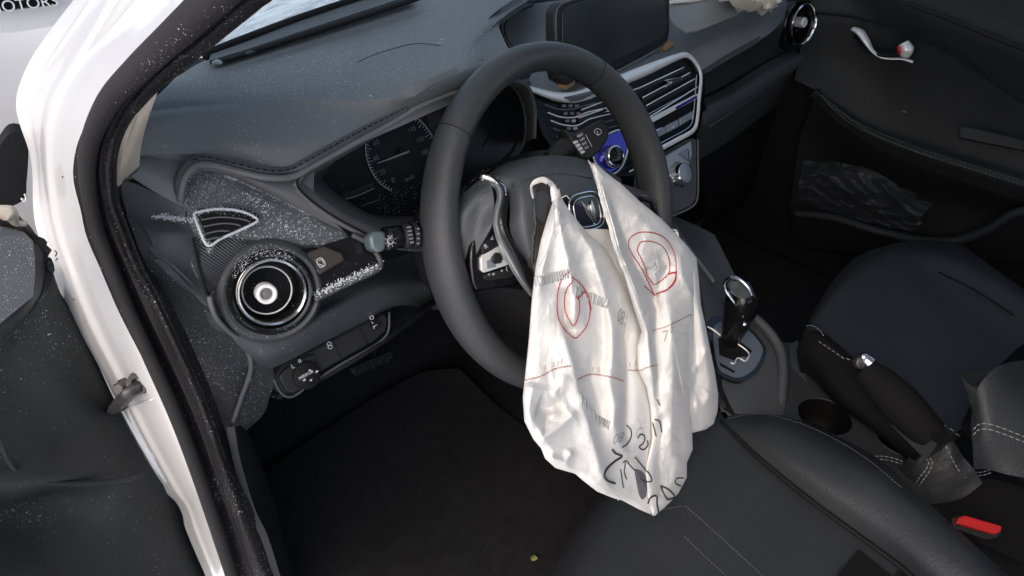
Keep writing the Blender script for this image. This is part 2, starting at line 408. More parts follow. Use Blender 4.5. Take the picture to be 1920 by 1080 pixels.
# ================================================================== CAR BODY
body = thing('car_body', 'white painted car body round the open driver doorway with black door seal', 'car body', (-.42, .1, -.6))
jamb_rows = []
for yy, xs, xd, yf in [(-190, (330, 372, 418, 460, 515, 560, 592), -.40, .20), (-40, (172, 205, 248, 290, 345, 390, 425), -.412, .32), (60, (92, 130, 178, 210, 255, 300, 318), -.412, .31), (130, (48, 86, 128, 152, 190, 230, 252), -.412, .30), (200, (30, 60, 92, 114, 145, 178, 197), -.412, .29), (300, (58, 70, 86, 100, 124, 148, 163), -.411, .28),
     (420, (66, 84, 100, 116, 136, 158, 174), -.410, .26), (520, (103, 118, 132, 148, 170, 196, 212), -.409, .245), (618, (148, 160, 172, 188, 208, 234, 254), -.408, .235), (706, (196, 206, 217, 232, 252, 276, 297), -.405, .225), (806, (246, 255, 265, 278, 296, 318, 338), -.404, .215), (896, (297, 305, 314, 325, 340, 358, 373), -.402, .205),
     (925, (313, 322, 331, 341, 355, 370, 384), -.402, .20), (945, (333, 340, 347, 355, 366, 380, 391), -.402, .195), (965, (342, 349, 356, 363, 374, 388, 399), -.402, .19), (990, (347, 355, 363, 371, 383, 396, 407), -.402, .185), (1095, (392, 398, 405, 412, 422, 433, 442), -.402, .16)]:
    ys_ = axis_hit('x', xd, xs[-1], yy)[1]
    jamb_rows.append([axis_hit('y', ys_+(yf-ys_)*w_, x_, yy) for x_, w_ in zip(xs, (1, .90, .60, .50, .28, .08, 0))])
jamb = sheet('door_jamb', jamb_rows, 'white', body, nu=70, nv=180, th=.006)
# outer wing behind the pillar: the white bodywork and hinge gap on the far left
wing = sheet('front_wing', [Y(.58, (-620, 66), (-100, 62), (30, 60), (190, 30)), Y(.55, (-620, 110), (-100, 110), (30, 110), (130, 100)), Y(.5, (-620, 250), (-120, 250), (0, 250), (90, 250)), Y(.44, (-620, 480), (-120, 480), (20, 480), (120, 480)), Y(.42, (-560, 800), (0, 800), (160, 780), (270, 770))], 'white', body, nu=30, nv=30, th=.01)
gp = Pl(Y(.30, (30, 330))[0], (-.3, -.95, 0))
plate('wing_gap', [(8, 262), (20, 250), (38, 250), (52, 266), (53, 300), (50, 340), (46, 372), (20, 388), (-10, 395), (-30, 380), (-8, 290)], gp, .02, 'deep', body, curve=50)
tube('wing_clip', PP(gp, (40, 372), (47, 378), (49, 370), (46, 364), lift=.004), .0009, 'satin', body, n=6)
# seals
so_pts = X(-.42, (770, -330, -.38), (600, -190, -.405), (440, -40), (394, 2), (322, 70), (261, 127), (209, 183), (178, 240), (165, 285), (163, 330), (170, 385), (182, 435), (203, 490), (238, 575), (283, 675), (328, 775), (363, 865), (398, 965), (443, 1100))
seal = tube('weather_seal', so_pts, [.0064, .0064, .0064, .0063, .0062, .0060, .0058, .0054, .0050, .0046, .0048, .0044, .0050, .0052, .0054, .0056, .0058, .0060, .0062], 'rubber', body, sub=10, n=14)
band_rows = []
for a, b, c, d in [((600, -190), (650, -185), (675, -180), (715, -180)), ((445, -40), (490, -35), (515, -30), (555, -40)), ((395, 5), (440, 0), (475, -2), (509, 0)), ((322, 72), (355, 72), (378, 80), (402, 86)), ((261, 128), (295, 125), (318, 125), (338, 138)), ((210, 184), (240, 180), (262, 180), (282, 186)),
                   ((178, 242), (205, 240), (222, 240), (240, 240)), ((158, 290), (186, 291), (208, 292), (225, 292)), ((154, 334), (184, 333), (205, 334), (223, 338)), ((168, 388), (190, 388), (212, 388), (230, 390)), ((178, 438), (202, 434), (228, 430), (246, 430)), ((200, 492), (228, 491), (250, 488), (270, 485)), ((236, 577), (264, 577), (290, 568), (316, 560)),
                   ((285, 675), (314, 675), (338, 670), (366, 662)), ((330, 775), (358, 772), (380, 768), (408, 765)), ((365, 865), (392, 862), (412, 860), (438, 858)), ((400, 965), (426, 962), (446, 960), (478, 958)), ((445, 1100), (472, 1095), (493, 1095), (528, 1095))]:
    band_rows.append([*X(-.414, a), *X(-.400, b), *X(-.402, c), *X(-.385, d)])
band = sheet('seal_carrier', band_rows, 'rubberspeck', body, nu=24, nv=110, th=.006)
tube('seal_lip', X(-.400, (490, -40), (442, 5), (362, 72), (300, 125), (246, 182), (209, 240), (195, 290), (193, 332), (200, 388), (214, 434), (238, 490), (275, 573), (322, 673), (366, 771), (399, 861), (433, 961), (480, 1095)), .0022, 'rubber', body, sub=8, n=8)
sheet('pillar_trim', [X(-.39, (240, 255, -.392), (262, 205, -.385), (300, 160, -.385)), X(-.39, (228, 300, -.39), (248, 280, -.382), (270, 250, -.37)), X(-.39, (224, 330, -.39), (238, 325, -.378), (262, 300, -.365)), X(-.39, (222, 350, -.39), (235, 340, -.376), (264, 330, -.36))], 'beige', body, nu=16, nv=20, th=.004)
# roof, far side and rear bulkhead that shade the cabin (only their shade is seen)
def shell(name, pts, m): return sheet(name, pts, m, body, nu=14, nv=14, th=.03)
shell('roof', [P3((-.34, .10, .50), (.35, .16, .545), (1.02, .10, .50)), P3((-.32, -.5, .57), (.35, -.5, .62), (1.02, -.5, .57)), P3((-.32, -1.6, .52), (.35, -1.6, .56), (1.02, -1.6, .52))], 'headliner')
shell('rear_bulkhead', [P3((-.40, -1.5, -.6), (.35, -1.5, -.6), (1.08, -1.5, -.6)), P3((-.40, -1.5, .10), (.35, -1.5, .10), (1.08, -1.5, .10))], 'seatcloth')
shell('rear_side', [P3((-.42, -.75, -.6), (-.42, -1.5, -.6)), P3((-.34, -.75, .5), (-.34, -1.5, .5))], 'seatcloth')
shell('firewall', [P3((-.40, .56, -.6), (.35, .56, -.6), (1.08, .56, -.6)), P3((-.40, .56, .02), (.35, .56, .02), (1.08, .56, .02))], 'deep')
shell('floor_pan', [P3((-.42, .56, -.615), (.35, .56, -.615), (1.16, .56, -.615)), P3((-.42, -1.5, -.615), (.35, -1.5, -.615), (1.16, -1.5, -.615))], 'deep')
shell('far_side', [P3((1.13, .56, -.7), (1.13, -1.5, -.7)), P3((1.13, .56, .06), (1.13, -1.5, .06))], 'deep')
shell('tunnel', [P3((.24, .55, -.60), (.24, -1.2, -.60)), P3((.25, .55, -.42), (.25, -1.2, -.46)), P3((.45, .55, -.42), (.45, -1.2, -.46)), P3((.46, .55, -.60), (.46, -1.2, -.60))], 'carpet')
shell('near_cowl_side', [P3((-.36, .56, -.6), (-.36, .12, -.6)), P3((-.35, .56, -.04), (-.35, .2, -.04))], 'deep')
sill = sheet('sill_trim', [X(-.37, (440, 800, -.385), (455, 800, -.36), (475, 830, -.34)), X(-.37, (450, 860, -.385), (480, 880, -.36), (500, 900, -.33)), X(-.37, (480, 960, -.385), (500, 960, -.36), (520, 960, -.33)), X(-.37, (500, 1000, -.385), (515, 1000, -.36), (530, 1005, -.33)), X(-.37, (530, 1095, -.385), (545, 1095, -.36), (560, 1095, -.33))], 'black', body, nu=14, nv=24, th=.006)

# ================================================================== DRIVER DOOR (swung open, lower left)
ddoor = thing('driver_door', 'open driver door with dark dusted inner card at lower left', 'car door', (-.45, .25, -.4))
dp_rows = [Y(.22, (-420, 660), (0, 640), (60, 560), (92, 505), (110, 545, .24)), Y(.22, (-420, 700), (0, 690), (70, 640), (120, 610), (140, 590, .24)), Y(.2, (-420, 800), (0, 790), (80, 780), (160, 760), (222, 765, .22)), Y(.18, (-420, 900), (20, 905, .16), (110, 890, .16), (210, 880), (280, 872, .20)), Y(.16, (-420, 990), (20, 960, .2), (110, 935, .2), (230, 930, .18), (338, 958, .20)), Y(.14, (-420, 1100), (0, 1100), (120, 1100), (240, 1100), (400, 1100, .17))]
dcard = sheet('inner_card', dp_rows, 'door', ddoor, nu=44, nv=44, th=.025)
tube('pocket_lip', Y(.165, (-60, 660), (10, 850), (40, 890), (100, 905), (190, 905), (270, 892)), .0025, 'door', ddoor, sub=8, n=10)
dshelf = sheet('frosted_ledge', [Y(.10, (-120, 440), (-20, 438), (20, 442), (62, 452)), Y(.10, (-120, 500), (-20, 500), (30, 500), (66, 500)), Y(.10, (-120, 560), (-20, 565), (30, 552), (64, 540)), Y(.10, (-120, 640), (-20, 620), (20, 590), (62, 556))], 'frosty', ddoor, nu=24, nv=24, th=.015)
sheet('ledge_front', [Y(.12, (60, 455, .10), (80, 470), (86, 500)), Y(.12, (66, 500, .10), (84, 510), (84, 530)), Y(.12, (62, 556, .10), (72, 560), (70, 575)), Y(.12, (0, 615, .11), (20, 622), (10, 640)), Y(.12, (-80, 660, .11), (-60, 690), (-60, 700))], 'door', ddoor, nu=12, nv=24, th=.006)
def crumple(amp, sc):
    def f(G):
        G = G.copy(); nv, nu, _ = G.shape; H = np.zeros((nv, nu)); ii, jj = np.mgrid[0:nv, 0:nu]
        for _ in range(9):
            a = rng.uniform(0, 6.28); k = rng.uniform(.5, 1.6)*sc; H += np.abs(np.sin(k*(ii/nv*math.cos(a)+jj/nu*math.sin(a))*6.28+rng.uniform(0, 6.28)))/9
        return G-ray(960, 540)*((H-.5)*amp)[..., None]
    return f
sheet('wiring_boot', [Y(.13, (-60, 385), (0, 385), (30, 395), (50, 415)), Y(.12, (-60, 410), (0, 412), (40, 420), (68, 440)), Y(.12, (-60, 432), (0, 430), (45, 440), (88, 470)), Y(.13, (-60, 450), (0, 445), (50, 458), (92, 486)), Y(.14, (-60, 460), (10, 455), (60, 475), (76, 520))], 'torn', ddoor, nu=30, nv=26, th=.004, disp=crumple(.014, 1.4))
tube('torn_strip', Y(.12, (-10, 395), (18, 402), (30, 418), (50, 420)), [.004, .006, .003, .002], 'beige', ddoor, n=6)
tube('check_strap', [*Y(.19, (205, 785, .26), (216, 768, .22)), *Y(.15, (236, 744, .145), (252, 728, .125))], [.009, .010, .010, .010], 'metal', ddoor, sub=6, n=8, flat=.5)
jt = bvh(jamb)
def oj(px, py, lift):
    P, N = drape(jt, [(px-3, py), (px, py), (px+3, py)], lift, 3); return P[1], N[1]
p_, n_ = oj(256, 724, 0); bkpl = Pl(p_, np.array(n_)*.35+np.array((-.5, -.65, .57)))
plate('check_bracket', [(238, 742), (244, 730), (252, 720), (254, 708), (264, 702), (275, 705), (280, 715), (277, 727), (266, 733), (256, 741), (247, 748)], bkpl, .012, 'metal', body, lift=.007, bev=.0025, seg=3)
p_, n_ = bkpl.at(232, 724, .005), bkpl.n; lathe('bracket_bolt', [(0, .009), (.0045, .009), (.006, .007), (.006, 0), (.0075, -.002)], p_, n_, 'metal', body, 6)
p_, n_ = bkpl.at(266, 715, .006), bkpl.n; lathe('bracket_washer', [(0, .003), (.004, .004), (.005, .008), (.009, .009), (.0105, .004), (.0105, -.008)], p_, n_, 'metal', body, 20)
lathe('paint_dab', [(0, .0035), (.0022, .003), (.0028, -.002)], bkpl.at(269, 722, .008), n_, 'yellow', body, 10)
lathe('bracket_rivet', [(0, .002), (.0015, .0015), (.002, 0)], bkpl.at(258, 710, .008), n_, 'mark', body, 10)
P, N = drape(jt, [(226, 772), (258, 758), (288, 748)], .0003, 12); V, Fc = tube_geo(P, .0011, 6); obj('jamb_crease', V, Fc, 'white', body)

for a in ([(103, 470), (107, 474), (104, 480)], [(108, 484), (105, 488)], [(138, 560), (140, 563)], [(118, 330), (119, 334)]):
    P, N = drape(jt, a, .0002, 6)
    if len(P) > 2: V, Fc = tube_geo(P, .0005, 5); obj('paint_chip', V, Fc, 'torn', body)
# neighbouring car far behind: white bumper with number plate frame
pcar = thing('parked_car', 'white bumper of a neighbouring car with black plate frame', 'car', (-.2, 2.2, -.9))
sheet('bumper', [Y(2.15, (-900, -160), (60, -170), (420, -190)), Y(2.1, (-900, 10), (60, 10), (420, -10)), Y(2.16, (-900, 130), (60, 120), (420, 110)), Y(2.3, (-900, 190), (60, 185), (420, 180))], 'white', pcar, nu=24, nv=20, th=.05)
pfp = Pl(Y(2.06, (50, 10))[0], (-.1, -.99, .1))
pf = plate('plate_frame', [(-120, -60), (107, -75), (106, 10), (0, 22), (-120, 36)], pfp, .02, 'gloss', pcar, bev=.004)
text('lettering', 'MOTORS', pfp, (44, 9), (104, 2), .044, 'mark', pf, .003)

# ================================================================== WINDSCREEN
M['bag'].node_tree.nodes['Principled BSDF'].inputs['Alpha'].default_value = .3
def ice_material():
    m = M['iceglass']; t = m.node_tree; out = [n for n in t.nodes if n.type == 'OUTPUT_MATERIAL'][0]; b = t.nodes['Principled BSDF']
    b.inputs['Transmission Weight'].default_value = 0
    tl = t.nodes.new('ShaderNodeBsdfTranslucent'); tl.inputs[0].default_value = (.85, .92, .95, 1)
    tp = t.nodes.new('ShaderNodeBsdfTransparent'); tp.inputs[0].default_value = (.85, .92, .95, 1)
    a = t.nodes.new('ShaderNodeMixShader'); a.inputs[0].default_value = .65; c = t.nodes.new('ShaderNodeMixShader')
    t.links.new(tl.outputs[0], a.inputs[1]); t.links.new(tp.outputs[0], a.inputs[2])
    tc = t.nodes.new('ShaderNodeTexCoord'); n = t.nodes.new('ShaderNodeTexNoise'); n.inputs['Scale'].default_value = 60; n.inputs['Detail'].default_value = 6; n.inputs['Distortion'].default_value = 1.5
    mp = t.nodes.new('ShaderNodeMapping'); mp.inputs['Scale'].default_value = (.5, 2, 2); mp.inputs['Rotation'].default_value = (0, 0, .5)
    t.links.new(tc.outputs['Object'], mp.inputs[0]); t.links.new(mp.outputs[0], n.inputs['Vector'])
    rp = t.nodes.new('ShaderNodeValToRGB'); rp.color_ramp.elements[0].position = .35; rp.color_ramp.elements[1].position = .7
    rp.color_ramp.elements[0].color = (.02, .02, .02, 1); rp.color_ramp.elements[1].color = (.6, .6, .6, 1)
    t.links.new(n.outputs['Fac'], rp.inputs[0]); t.links.new(rp.outputs[0], c.inputs[0])
    t.links.new(a.outputs[0], c.inputs[1]); t.links.new(b.outputs[0], c.inputs[2]); t.links.new(c.outputs[0], out.inputs[0])
ice_material()
wb = Z(.085, (385, 100), (410, 84), (520, 44), (640, 2))
wbase = [np.array((-.36, .36, .085)), *wb, np.array((.42, .60, .085)), np.array((.8, .55, .085)), np.array((1.08, .40, .085))]
wind = sheet('windscreen', [wbase, [p*np.array([.97, 1, 1])+np.array([.01, -.22, .17]) for p in wbase], [p*np.array([.90, 1, 1])+np.array([.035, -.42, .40]) for p in wbase]], 'iceglass', nu=40, nv=24, th=.005)
tag(wind, 'iced windscreen with streaky frost above the dashboard', 'windscreen')

# ================================================================== DASHBOARD
dash = thing('dashboard', 'dark grey dashboard dusted with frost crystals, round vents and gauges', 'dashboard', (.35, .3, -.1))
top_rows = [
 [*Z(.085, (330, 145), (385, 113), (480, 80), (590, 44), (690, 12), (790, -16)), np.array((.42, .57, .085)), np.array((.75, .52, .075)), np.array((1.02, .40, .06))],
 [*Z(.115, (315, 160), (420, 140), (545, 112), (690, 85), (800, 64), (880, 50)), np.array((.34, .38, .105)), np.array((.70, .34, .075)), np.array((1.02, .30, .05))],
 [*Z(.135, (290, 184), (410, 168), (560, 148), (690, 132), (790, 122), (870, 105), (925, 98)), np.array((.40, .28, .055)), np.array((.70, .26, .04)), np.array((1.02, .25, .04))],
 [*Z(.140, (262, 210), (400, 196), (560, 186), (690, 186), (780, 178), (860, 150), (925, 128)), np.array((.40, .24, .03)), np.array((.70, .235, .02)), np.array((1.02, .24, .03))],
]
# the top pad is the driver-side cowl; the passenger side and the tray are sheets of their own
top = sheet('top_pad', [
 Z(.085, (330, 145), (385, 113), (480, 80), (590, 44), (690, 12), (790, -16), (900, -45), (1010, -70)),
 Z(.112, (315, 160), (420, 140), (545, 112), (690, 85), (800, 64), (880, 42), (950, 10, .10), (1010, -16, .09)),
 Z(.132, (290, 184), (410, 168), (560, 148), (690, 132), (790, 120), (860, 100), (905, 72, .115), (938, 38, .10)),
 Z(.139, (275, 197), (405, 182), (560, 168), (695, 160), (800, 145), (870, 122), (915, 98, .115), (945, 75, .10)),
 Z(.140, (262, 210), (400, 196), (560, 187), (690, 187), (790, 178), (870, 142), (925, 118, .115), (962, 104, .10))], 'dash', dash, nu=90, nv=40, th=.012)
fold = sheet('front_pad', [
 Z(.140, (262, 210), (400, 196), (560, 187), (690, 187), (790, 178), (870, 142)),
 [*Y(.155, (259, 225, .158), (395, 216, .165)), *Z(.134, (550, 210), (680, 206), (785, 186), (868, 150))],
 [*Y(.14, (258, 262, .145), (390, 262, .145), (545, 270, .115), (660, 236, .105), (778, 194, .10), (866, 157, .105))],
 [*Y(.13, (258, 290, .14), (385, 290, .135), (470, 310, .125), (530, 318, .105), (640, 262, .097), (772, 200, .093), (866, 162, .098))]], 'dash', dash, nu=90, nv=26, th=.012)
# stitched roll, brow bead and the dark groove below
ap0 = Pl(Y(.115, (400, 420))[0], (-.05, -.74, .67))
roll_px = [(338, 372, .128), (336, 345, .128), (345, 318, .13), (362, 303, .13), (385, 297, .13), (440, 309, .122), (500, 322, .108), (545, 320, .102), (575, 305, .096), (640, 268, .094), (700, 236, .093), (762, 204, .091)]
sheet('brow_face', [
 Y(.13, (368, 306, .135), (410, 308, .13), (470, 320, .122), (520, 328, .116), (560, 324, .112), (590, 310, .110)),
 Y(.13, (366, 312, .128), (420, 318, .122), (480, 340, .113), (530, 358, .105), (565, 362, .10), (592, 372, .095)),
 PP(ap0, (366, 318, -.004), (430, 334, -.004), (490, 361, -.004), (540, 386, -.004), (600, 419, -.004), (656, 446, -.004))], 'trim', dash, nu=40, nv=14, th=.004)
tube('stitched_roll', Y(.12, *roll_px), .0042, 'dash2', dash, sub=8, n=10)
stitches('stitching', Y(.116, *[(a, b-3, c-.006) for a, b, c in roll_px[3:]]), 'deep', dash, .004, .002, .0007)
tube('brow_bead', Y(.112, (338, 378, .121), (342, 350, .121), (352, 324, .122), (372, 310, .123), (400, 310, .122), (445, 321, .115), (500, 333, .10), (550, 331, .095), (590, 309, .093), (660, 271, .090), (730, 233, .088), (800, 193, .088), (880, 165, .093), (970, 150, .12)), .0028, 'trim', dash, sub=8, n=8)
hood = tube('hood_lip', Y(.112, (752, 206, .092), (790, 186, .092), (830, 166, .095), (880, 145, .10), (930, 128, .115), (985, 136, .14)), [.003, .0075, .009, .0095, .0095, .008], 'dash2', dash, sub=8, n=10)
# cluster surround
clp = Pl(Y(.205, (740, 290))[0], (0, -.88, .47))
sheet('cluster_surround', [
 Y(.1, (556, 352, .10), (575, 325, .10), (650, 278, .10), (740, 228, .095), (830, 185, .097), (900, 165, .105), (980, 158, .13), (1000, 200, .15), (1000, 260, .15)),
 Y(.12, (572, 350, .115), (592, 326, .12), (660, 284, .12), (745, 236, .125), (832, 193, .13), (900, 172, .14), (972, 164, .16), (992, 205, .165), (992, 262, .165)),
 [clp.at(*a) for a in ((605, 334), (632, 300), (690, 262), (760, 222), (838, 184), (900, 160), (955, 158), (983, 205), (985, 265))]], 'trim', dash, nu=80, nv=14, th=.004)
sheet('cluster_frame', [
 Y(.1, (556, 352, .10), (590, 385, .085), (640, 418, .072), (700, 448, .062), (760, 470, .06), (830, 470, .07)),
 Y(.1, (562, 340, .105), (600, 372, .09), (650, 405, .078), (710, 432, .068), (770, 448, .066), (840, 445, .075)),
 Y(.12, (580, 333, .125), (612, 360, .12), (660, 390, .115), (715, 414, .11), (775, 420, .11), (850, 415, .12)),
 [clp.at(*a) for a in ((605, 334), (622, 354), (655, 378), (700, 402), (770, 405), (850, 400))]], 'trim', dash, nu=50, nv=20, th=.004)
tube('frame_edge', Y(.098, (700, 242, .105), (640, 277, .10), (590, 308, .097), (563, 328, .097), (557, 345, .097), (572, 366, .092), (620, 402, .078), (690, 440, .063)), .0012, 'deep', dash, n=6)
clus = plate('instrument_cluster', [(605, 334), (612, 318), (632, 300), (690, 262), (760, 222), (838, 184), (900, 158), (955, 155), (980, 190), (987, 230), (984, 270), (960, 300), (880, 360), (800, 405), (700, 406), (655, 380), (620, 355)], clp, .01, 'glass', dash, curve=90)
tube('lens_rim', PP(clp, (950, 152), (972, 175), (984, 212), (985, 255), (972, 285), (940, 310), lift=.008), .0022, 'dash2', dash, n=8)
tube('left_lens_rim', PP(clp, (690, 262), (640, 295), (612, 318), (606, 334), (620, 355), (655, 380), (700, 404), (740, 410), lift=.001), .0012, 'deep', dash, n=6)
# speedometer
dialc = clp.at(752, 297)
def dial_pt(ang, rr, lift=.002):  # ang measured in the cluster plane
    x, y, n = np.array([1., 0, 0]), np.cross(clp.n, [1., 0, 0]), clp.n
    return dialc+rr*(math.cos(ang)*x+math.sin(ang)*y)+n*lift
def ell(deg, k=1.0):
    a = math.radians(deg); return (750+70*k*math.cos(a), 290-78*k*math.sin(a))
arc1 = [(758, 212), (775, 218), (790, 228), (802, 242), (811, 256)]
arc2 = [(686, 264), (686, 285), (690, 305), (699, 325), (712, 343), (733, 358)]
tube('dial_arc', PP(clp, *arc1, lift=.0015), .0007, 'mark', clus, n=5)
tube('dial_arc', PP(clp, *arc2, lift=.0015), .0007, 'mark', clus, n=5)
tk = []
for A_, n_, cx in ((arc1, 12, (748, 290)), (arc2, 18, (752, 296))):
    Q = crom([(a, b, 0) for a, b in A_], n_)
    for i, q in enumerate(Q):
        k = .17 if i % 4 == 2 else .09
        a = clp.at(q[0], q[1], .0015); b = clp.at(q[0]+(cx[0]-q[0])*k, q[1]+(cx[1]-q[1])*k, .0015)
        tk.append(tube_geo(np.array([a, (a+b)/2, b]), .00055, 4))
V, Fc = join_geo(tk); obj('dial_ticks', V, Fc, 'mark', clus)['kind'] = 'stuff'
for s_, x_, y_ in (('20', 717, 323), ('40', 705, 297), ('60', 705, 268), ('0', 737, 338), ('120', 754, 229), ('140', 772, 243), ('160', 787, 262), ('180', 796, 286)):
    text('dial_number', s_, clp, (x_, y_), (x_+20, y_-8), .0085, 'markdim', clus, .0016)
text('dial_unit', 'km/h', clp, (768, 334), (788, 325), .007, 'markdim', clus, .0016)
tube('needle', PP(clp, (767, 284), (738, 295), (708, 306), lift=.004), [.0013, .0011, .0006], 'mark', clus, n=6)
lathe('needle_hub', [(0, .004), (.005, .004), (.006, 0), (.006, -.004)], clp.at(752, 285), clp.n, 'glass', clus, 20)
plate('gauge_bar', [(640, 365), (697, 343), (700, 350), (645, 374)], clp, .002, 'brownswitch', clus, lift=.0016)
for i in range(3):
    x_ = 655+i*17; tube('gauge_divider', PP(clp, (x_, 362-i*6.5), (x_+4, 370-i*6.5), lift=.0022), .0005, 'deep', clus, n=4)
tube('gauge_line', PP(clp, (644, 375), (672, 366), (702, 353), lift=.002), .0006, 'mark', clus, n=4)
tube('gauge_line', PP(clp, (677, 387), (695, 380), (710, 375), lift=.002), .0005, 'markdim', clus, n=4)
tube('cluster_crease', PP(clp, (938, 205), (925, 240), (905, 275), lift=.001), .0007, 'deep', clus, n=5)
plate('warning_lamp', [(797, 215), (822, 210), (826, 228), (805, 240)], clp, .002, 'brownswitch', clus, lift=.0016)

# side panel with triangular demister vent
ap = Pl(Y(.115, (400, 420))[0], (-.05, -.74, .67))
side = sheet('side_panel', [
 PP(ap, (344, 400, -.004), (346, 345, -.002), (352, 325, 0), (366, 315, 0), (385, 313, 0), (430, 330), (490, 357), (540, 382), (600, 415), (650, 440)),
 PP(ap, (346, 420, -.002), (350, 370, 0), (362, 345, .002), (378, 338, .003), (400, 338, .003), (445, 355, .003), (500, 380, .003), (548, 402, .002), (606, 432, .002), (656, 452, .001)),
 PP(ap, (350, 455), (358, 430, .003), (370, 415, .004), (395, 405, .004), (430, 405, .004), (480, 415, .004), (530, 428, .004), (575, 440, .003), (620, 455, .002), (664, 466)),
 PP(ap, (362, 505), (372, 495, .002), (390, 485, .004), (420, 475, .004), (450, 465, .004), (490, 462, .004), (540, 462, .003), (585, 468, .001), (630, 474), (672, 478)),
 PP(ap, (386, 548, -.01), (392, 538, -.006), (405, 525, -.002), (430, 503, 0), (460, 485, .001), (500, 475, .001), (545, 474, 0), (590, 480, -.004), (635, 486, -.006), (680, 492, -.01))], 'frosty', dash, nu=70, nv=40, th=.006)
sheet('side_panel_skirt', [
 PP(ap, (352, 447, .003), (362, 445, .0055), (372, 440, .006)),
 PP(ap, (362, 500, .002), (385, 492, .006), (420, 478, .006), (460, 462, .006), (500, 456, .006), (545, 456, .0055), (590, 462, .004), (630, 470, .003)),
 PP(ap, (374, 525, -.001), (392, 515, .002), (425, 495, .0035), (460, 477, .004), (500, 468, .004), (548, 466, .003), (595, 472, .001), (640, 480, .0)),
 PP(ap, (386, 552, -.012), (396, 545, -.008), (420, 520, -.002), (455, 493, .0), (500, 480, .0), (548, 480, -.002), (600, 488, -.006), (650, 494, -.008))], 'ridge', dash, nu=50, nv=20, th=.004)
vent = thing_part = plate('demister_vent', [(364, 401), (374, 398), (410, 394), (445, 397), (466, 404), (480, 413), (470, 421), (440, 434), (412, 447), (394, 458), (386, 452), (376, 430)], ap, .004, 'deep', dash, lift=.0115, curve=60)
tube('vent_rim', PP(ap, (364, 401), (374, 397), (410, 392), (445, 395), (468, 402), (483, 413), (470, 422), (440, 436), (412, 449), (393, 461), (384, 454), (374, 430), lift=.0112), .0011, 'frostgrey', vent, sub=8, n=8, closed=True)
for a in ([(377, 412), (415, 407), (455, 411), (470, 416)], [(381, 425), (415, 419), (440, 420), (452, 424)], [(387, 438), (410, 433), (430, 433)], [(390, 449), (404, 446), (414, 445)]):
    tube('slat', PP(ap, *a, lift=.0135), .0010, 'trim', vent, n=6, flat=.6)
# left end cap
sheet('end_cap', [Y(.14, (226, 338, .13), (252, 345, .13), (300, 366, .13), (346, 388, .125)), Y(.14, (232, 380, .13), (270, 405, .13), (310, 412, .13), (350, 412, .12)), Y(.12, (250, 425, .12), (290, 440, .115), (330, 440, .11), (362, 445, .108)), Y(.11, (275, 460, .11), (315, 490, .10), (350, 500, .10), (376, 510, .098)), Y(.1, (300, 490, .1), (335, 520, .09), (365, 545, .088), (390, 552, .088)), Y(.1, (330, 525, .1), (360, 550, .09), (380, 570, .086), (398, 580, .082))], 'dash2', dash, nu=26, nv=40, th=.005)
sheet('upper_end_cap', [Y(.15, (254, 262, .16), (310, 276, .155), (368, 292, .145)), Y(.14, (262, 315, .137), (300, 330, .133), (338, 352, .128)), Y(.14, (245, 330, .134), (290, 360, .131), (344, 388, .124))], 'dash', dash, nu=20, nv=16, th=.004)
tube('end_cap_seam', Y(.095, (362, 446, .104), (372, 495, .095), (388, 552, .084)), .0012, 'deep', dash, n=6)
# kick panel: dusty trim between the seal and the vent housing
kick = sheet('kick_panel', [
 Y(.12, (236, 400, .12), (262, 420, .118), (285, 450, .115)),
 Y(.1, (262, 470, .11), (300, 485, .105), (330, 520, .1), (360, 548, .092)),
 Y(.1, (300, 560, .11), (340, 560, .1), (380, 575, .09), (400, 595, .083)),
 Y(.1, (345, 650, .11), (390, 640, .1), (425, 635, .09), (450, 640, .083)),
 Y(.1, (385, 740, .12), (420, 720, .1), (455, 690, .09), (475, 680, .083)),
 Y(.1, (410, 800, .13), (430, 790, .12), (455, 760, .105), (480, 730, .095)),
 Y(.1, (425, 850, .15), (435, 840, .14), (445, 820, .135), (455, 800, .13))], 'kick', dash, nu=30, nv=60, th=.006)
tube('kick_seam', Y(.085, (392, 556, .08), (402, 590, .076), (425, 618, .076), (452, 640, .076), (468, 668, .076), (470, 695, .08), (455, 740, .09), (438, 790, .11)), .0022, 'trim', dash, sub=8, n=8)
lowflank = sheet('lower_flank', [Y(.08, (455, 640, .076), (475, 640, .074), (500, 655, .075)), Y(.08, (470, 670, .078), (490, 680, .076), (515, 710, .08)), Y(.08, (470, 700, .084), (490, 720, .085), (505, 745, .09)), Y(.1, (450, 760, .1), (475, 770, .1), (495, 775, .1)), Y(.1, (432, 815, .12), (450, 815, .12), (465, 805, .12))], 'kick', dash, nu=16, nv=36, th=.006)
# round vent
vp = Pl(Y(.066, (507, 548))[0], (-.28, -.86, .42))
def vlathe(n_, prof, *a_): return lathe(n_, [(r_*.77, h_*.77) for r_, h_ in prof], *a_)
rv = vlathe('round_vent', [(.0445, -.03), (.0455, -.004), (.044, .004), (.0415, .007), (.039, .006)], vp.at(508, 548), vp.n, 'gloss', dash, 64)
vlathe('chrome_ring', [(.0365, -.002), (.0372, .0045), (.0355, .0065), (.0335, .0045), (.0325, -.004)], vp.at(509, 547, .001), vp.n, 'chrome', rv, 64)
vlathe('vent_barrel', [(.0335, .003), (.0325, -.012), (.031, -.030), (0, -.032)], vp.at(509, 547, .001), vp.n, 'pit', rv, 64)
vlathe('inner_ring', [(.0252, -.0085), (.0262, -.007), (.0270, -.0085), (.0268, -.012)], vp.at(504, 547, .001), vp.n, 'satin', rv, 56)
vlathe('vent_hub', [(.0112, -.012), (.0112, .001), (.0105, .0024), (.0090, .0030), (.0070, .0022), (.0062, -.001)], vp.at(500, 551, .003), vp.n, 'satin', rv, 40)
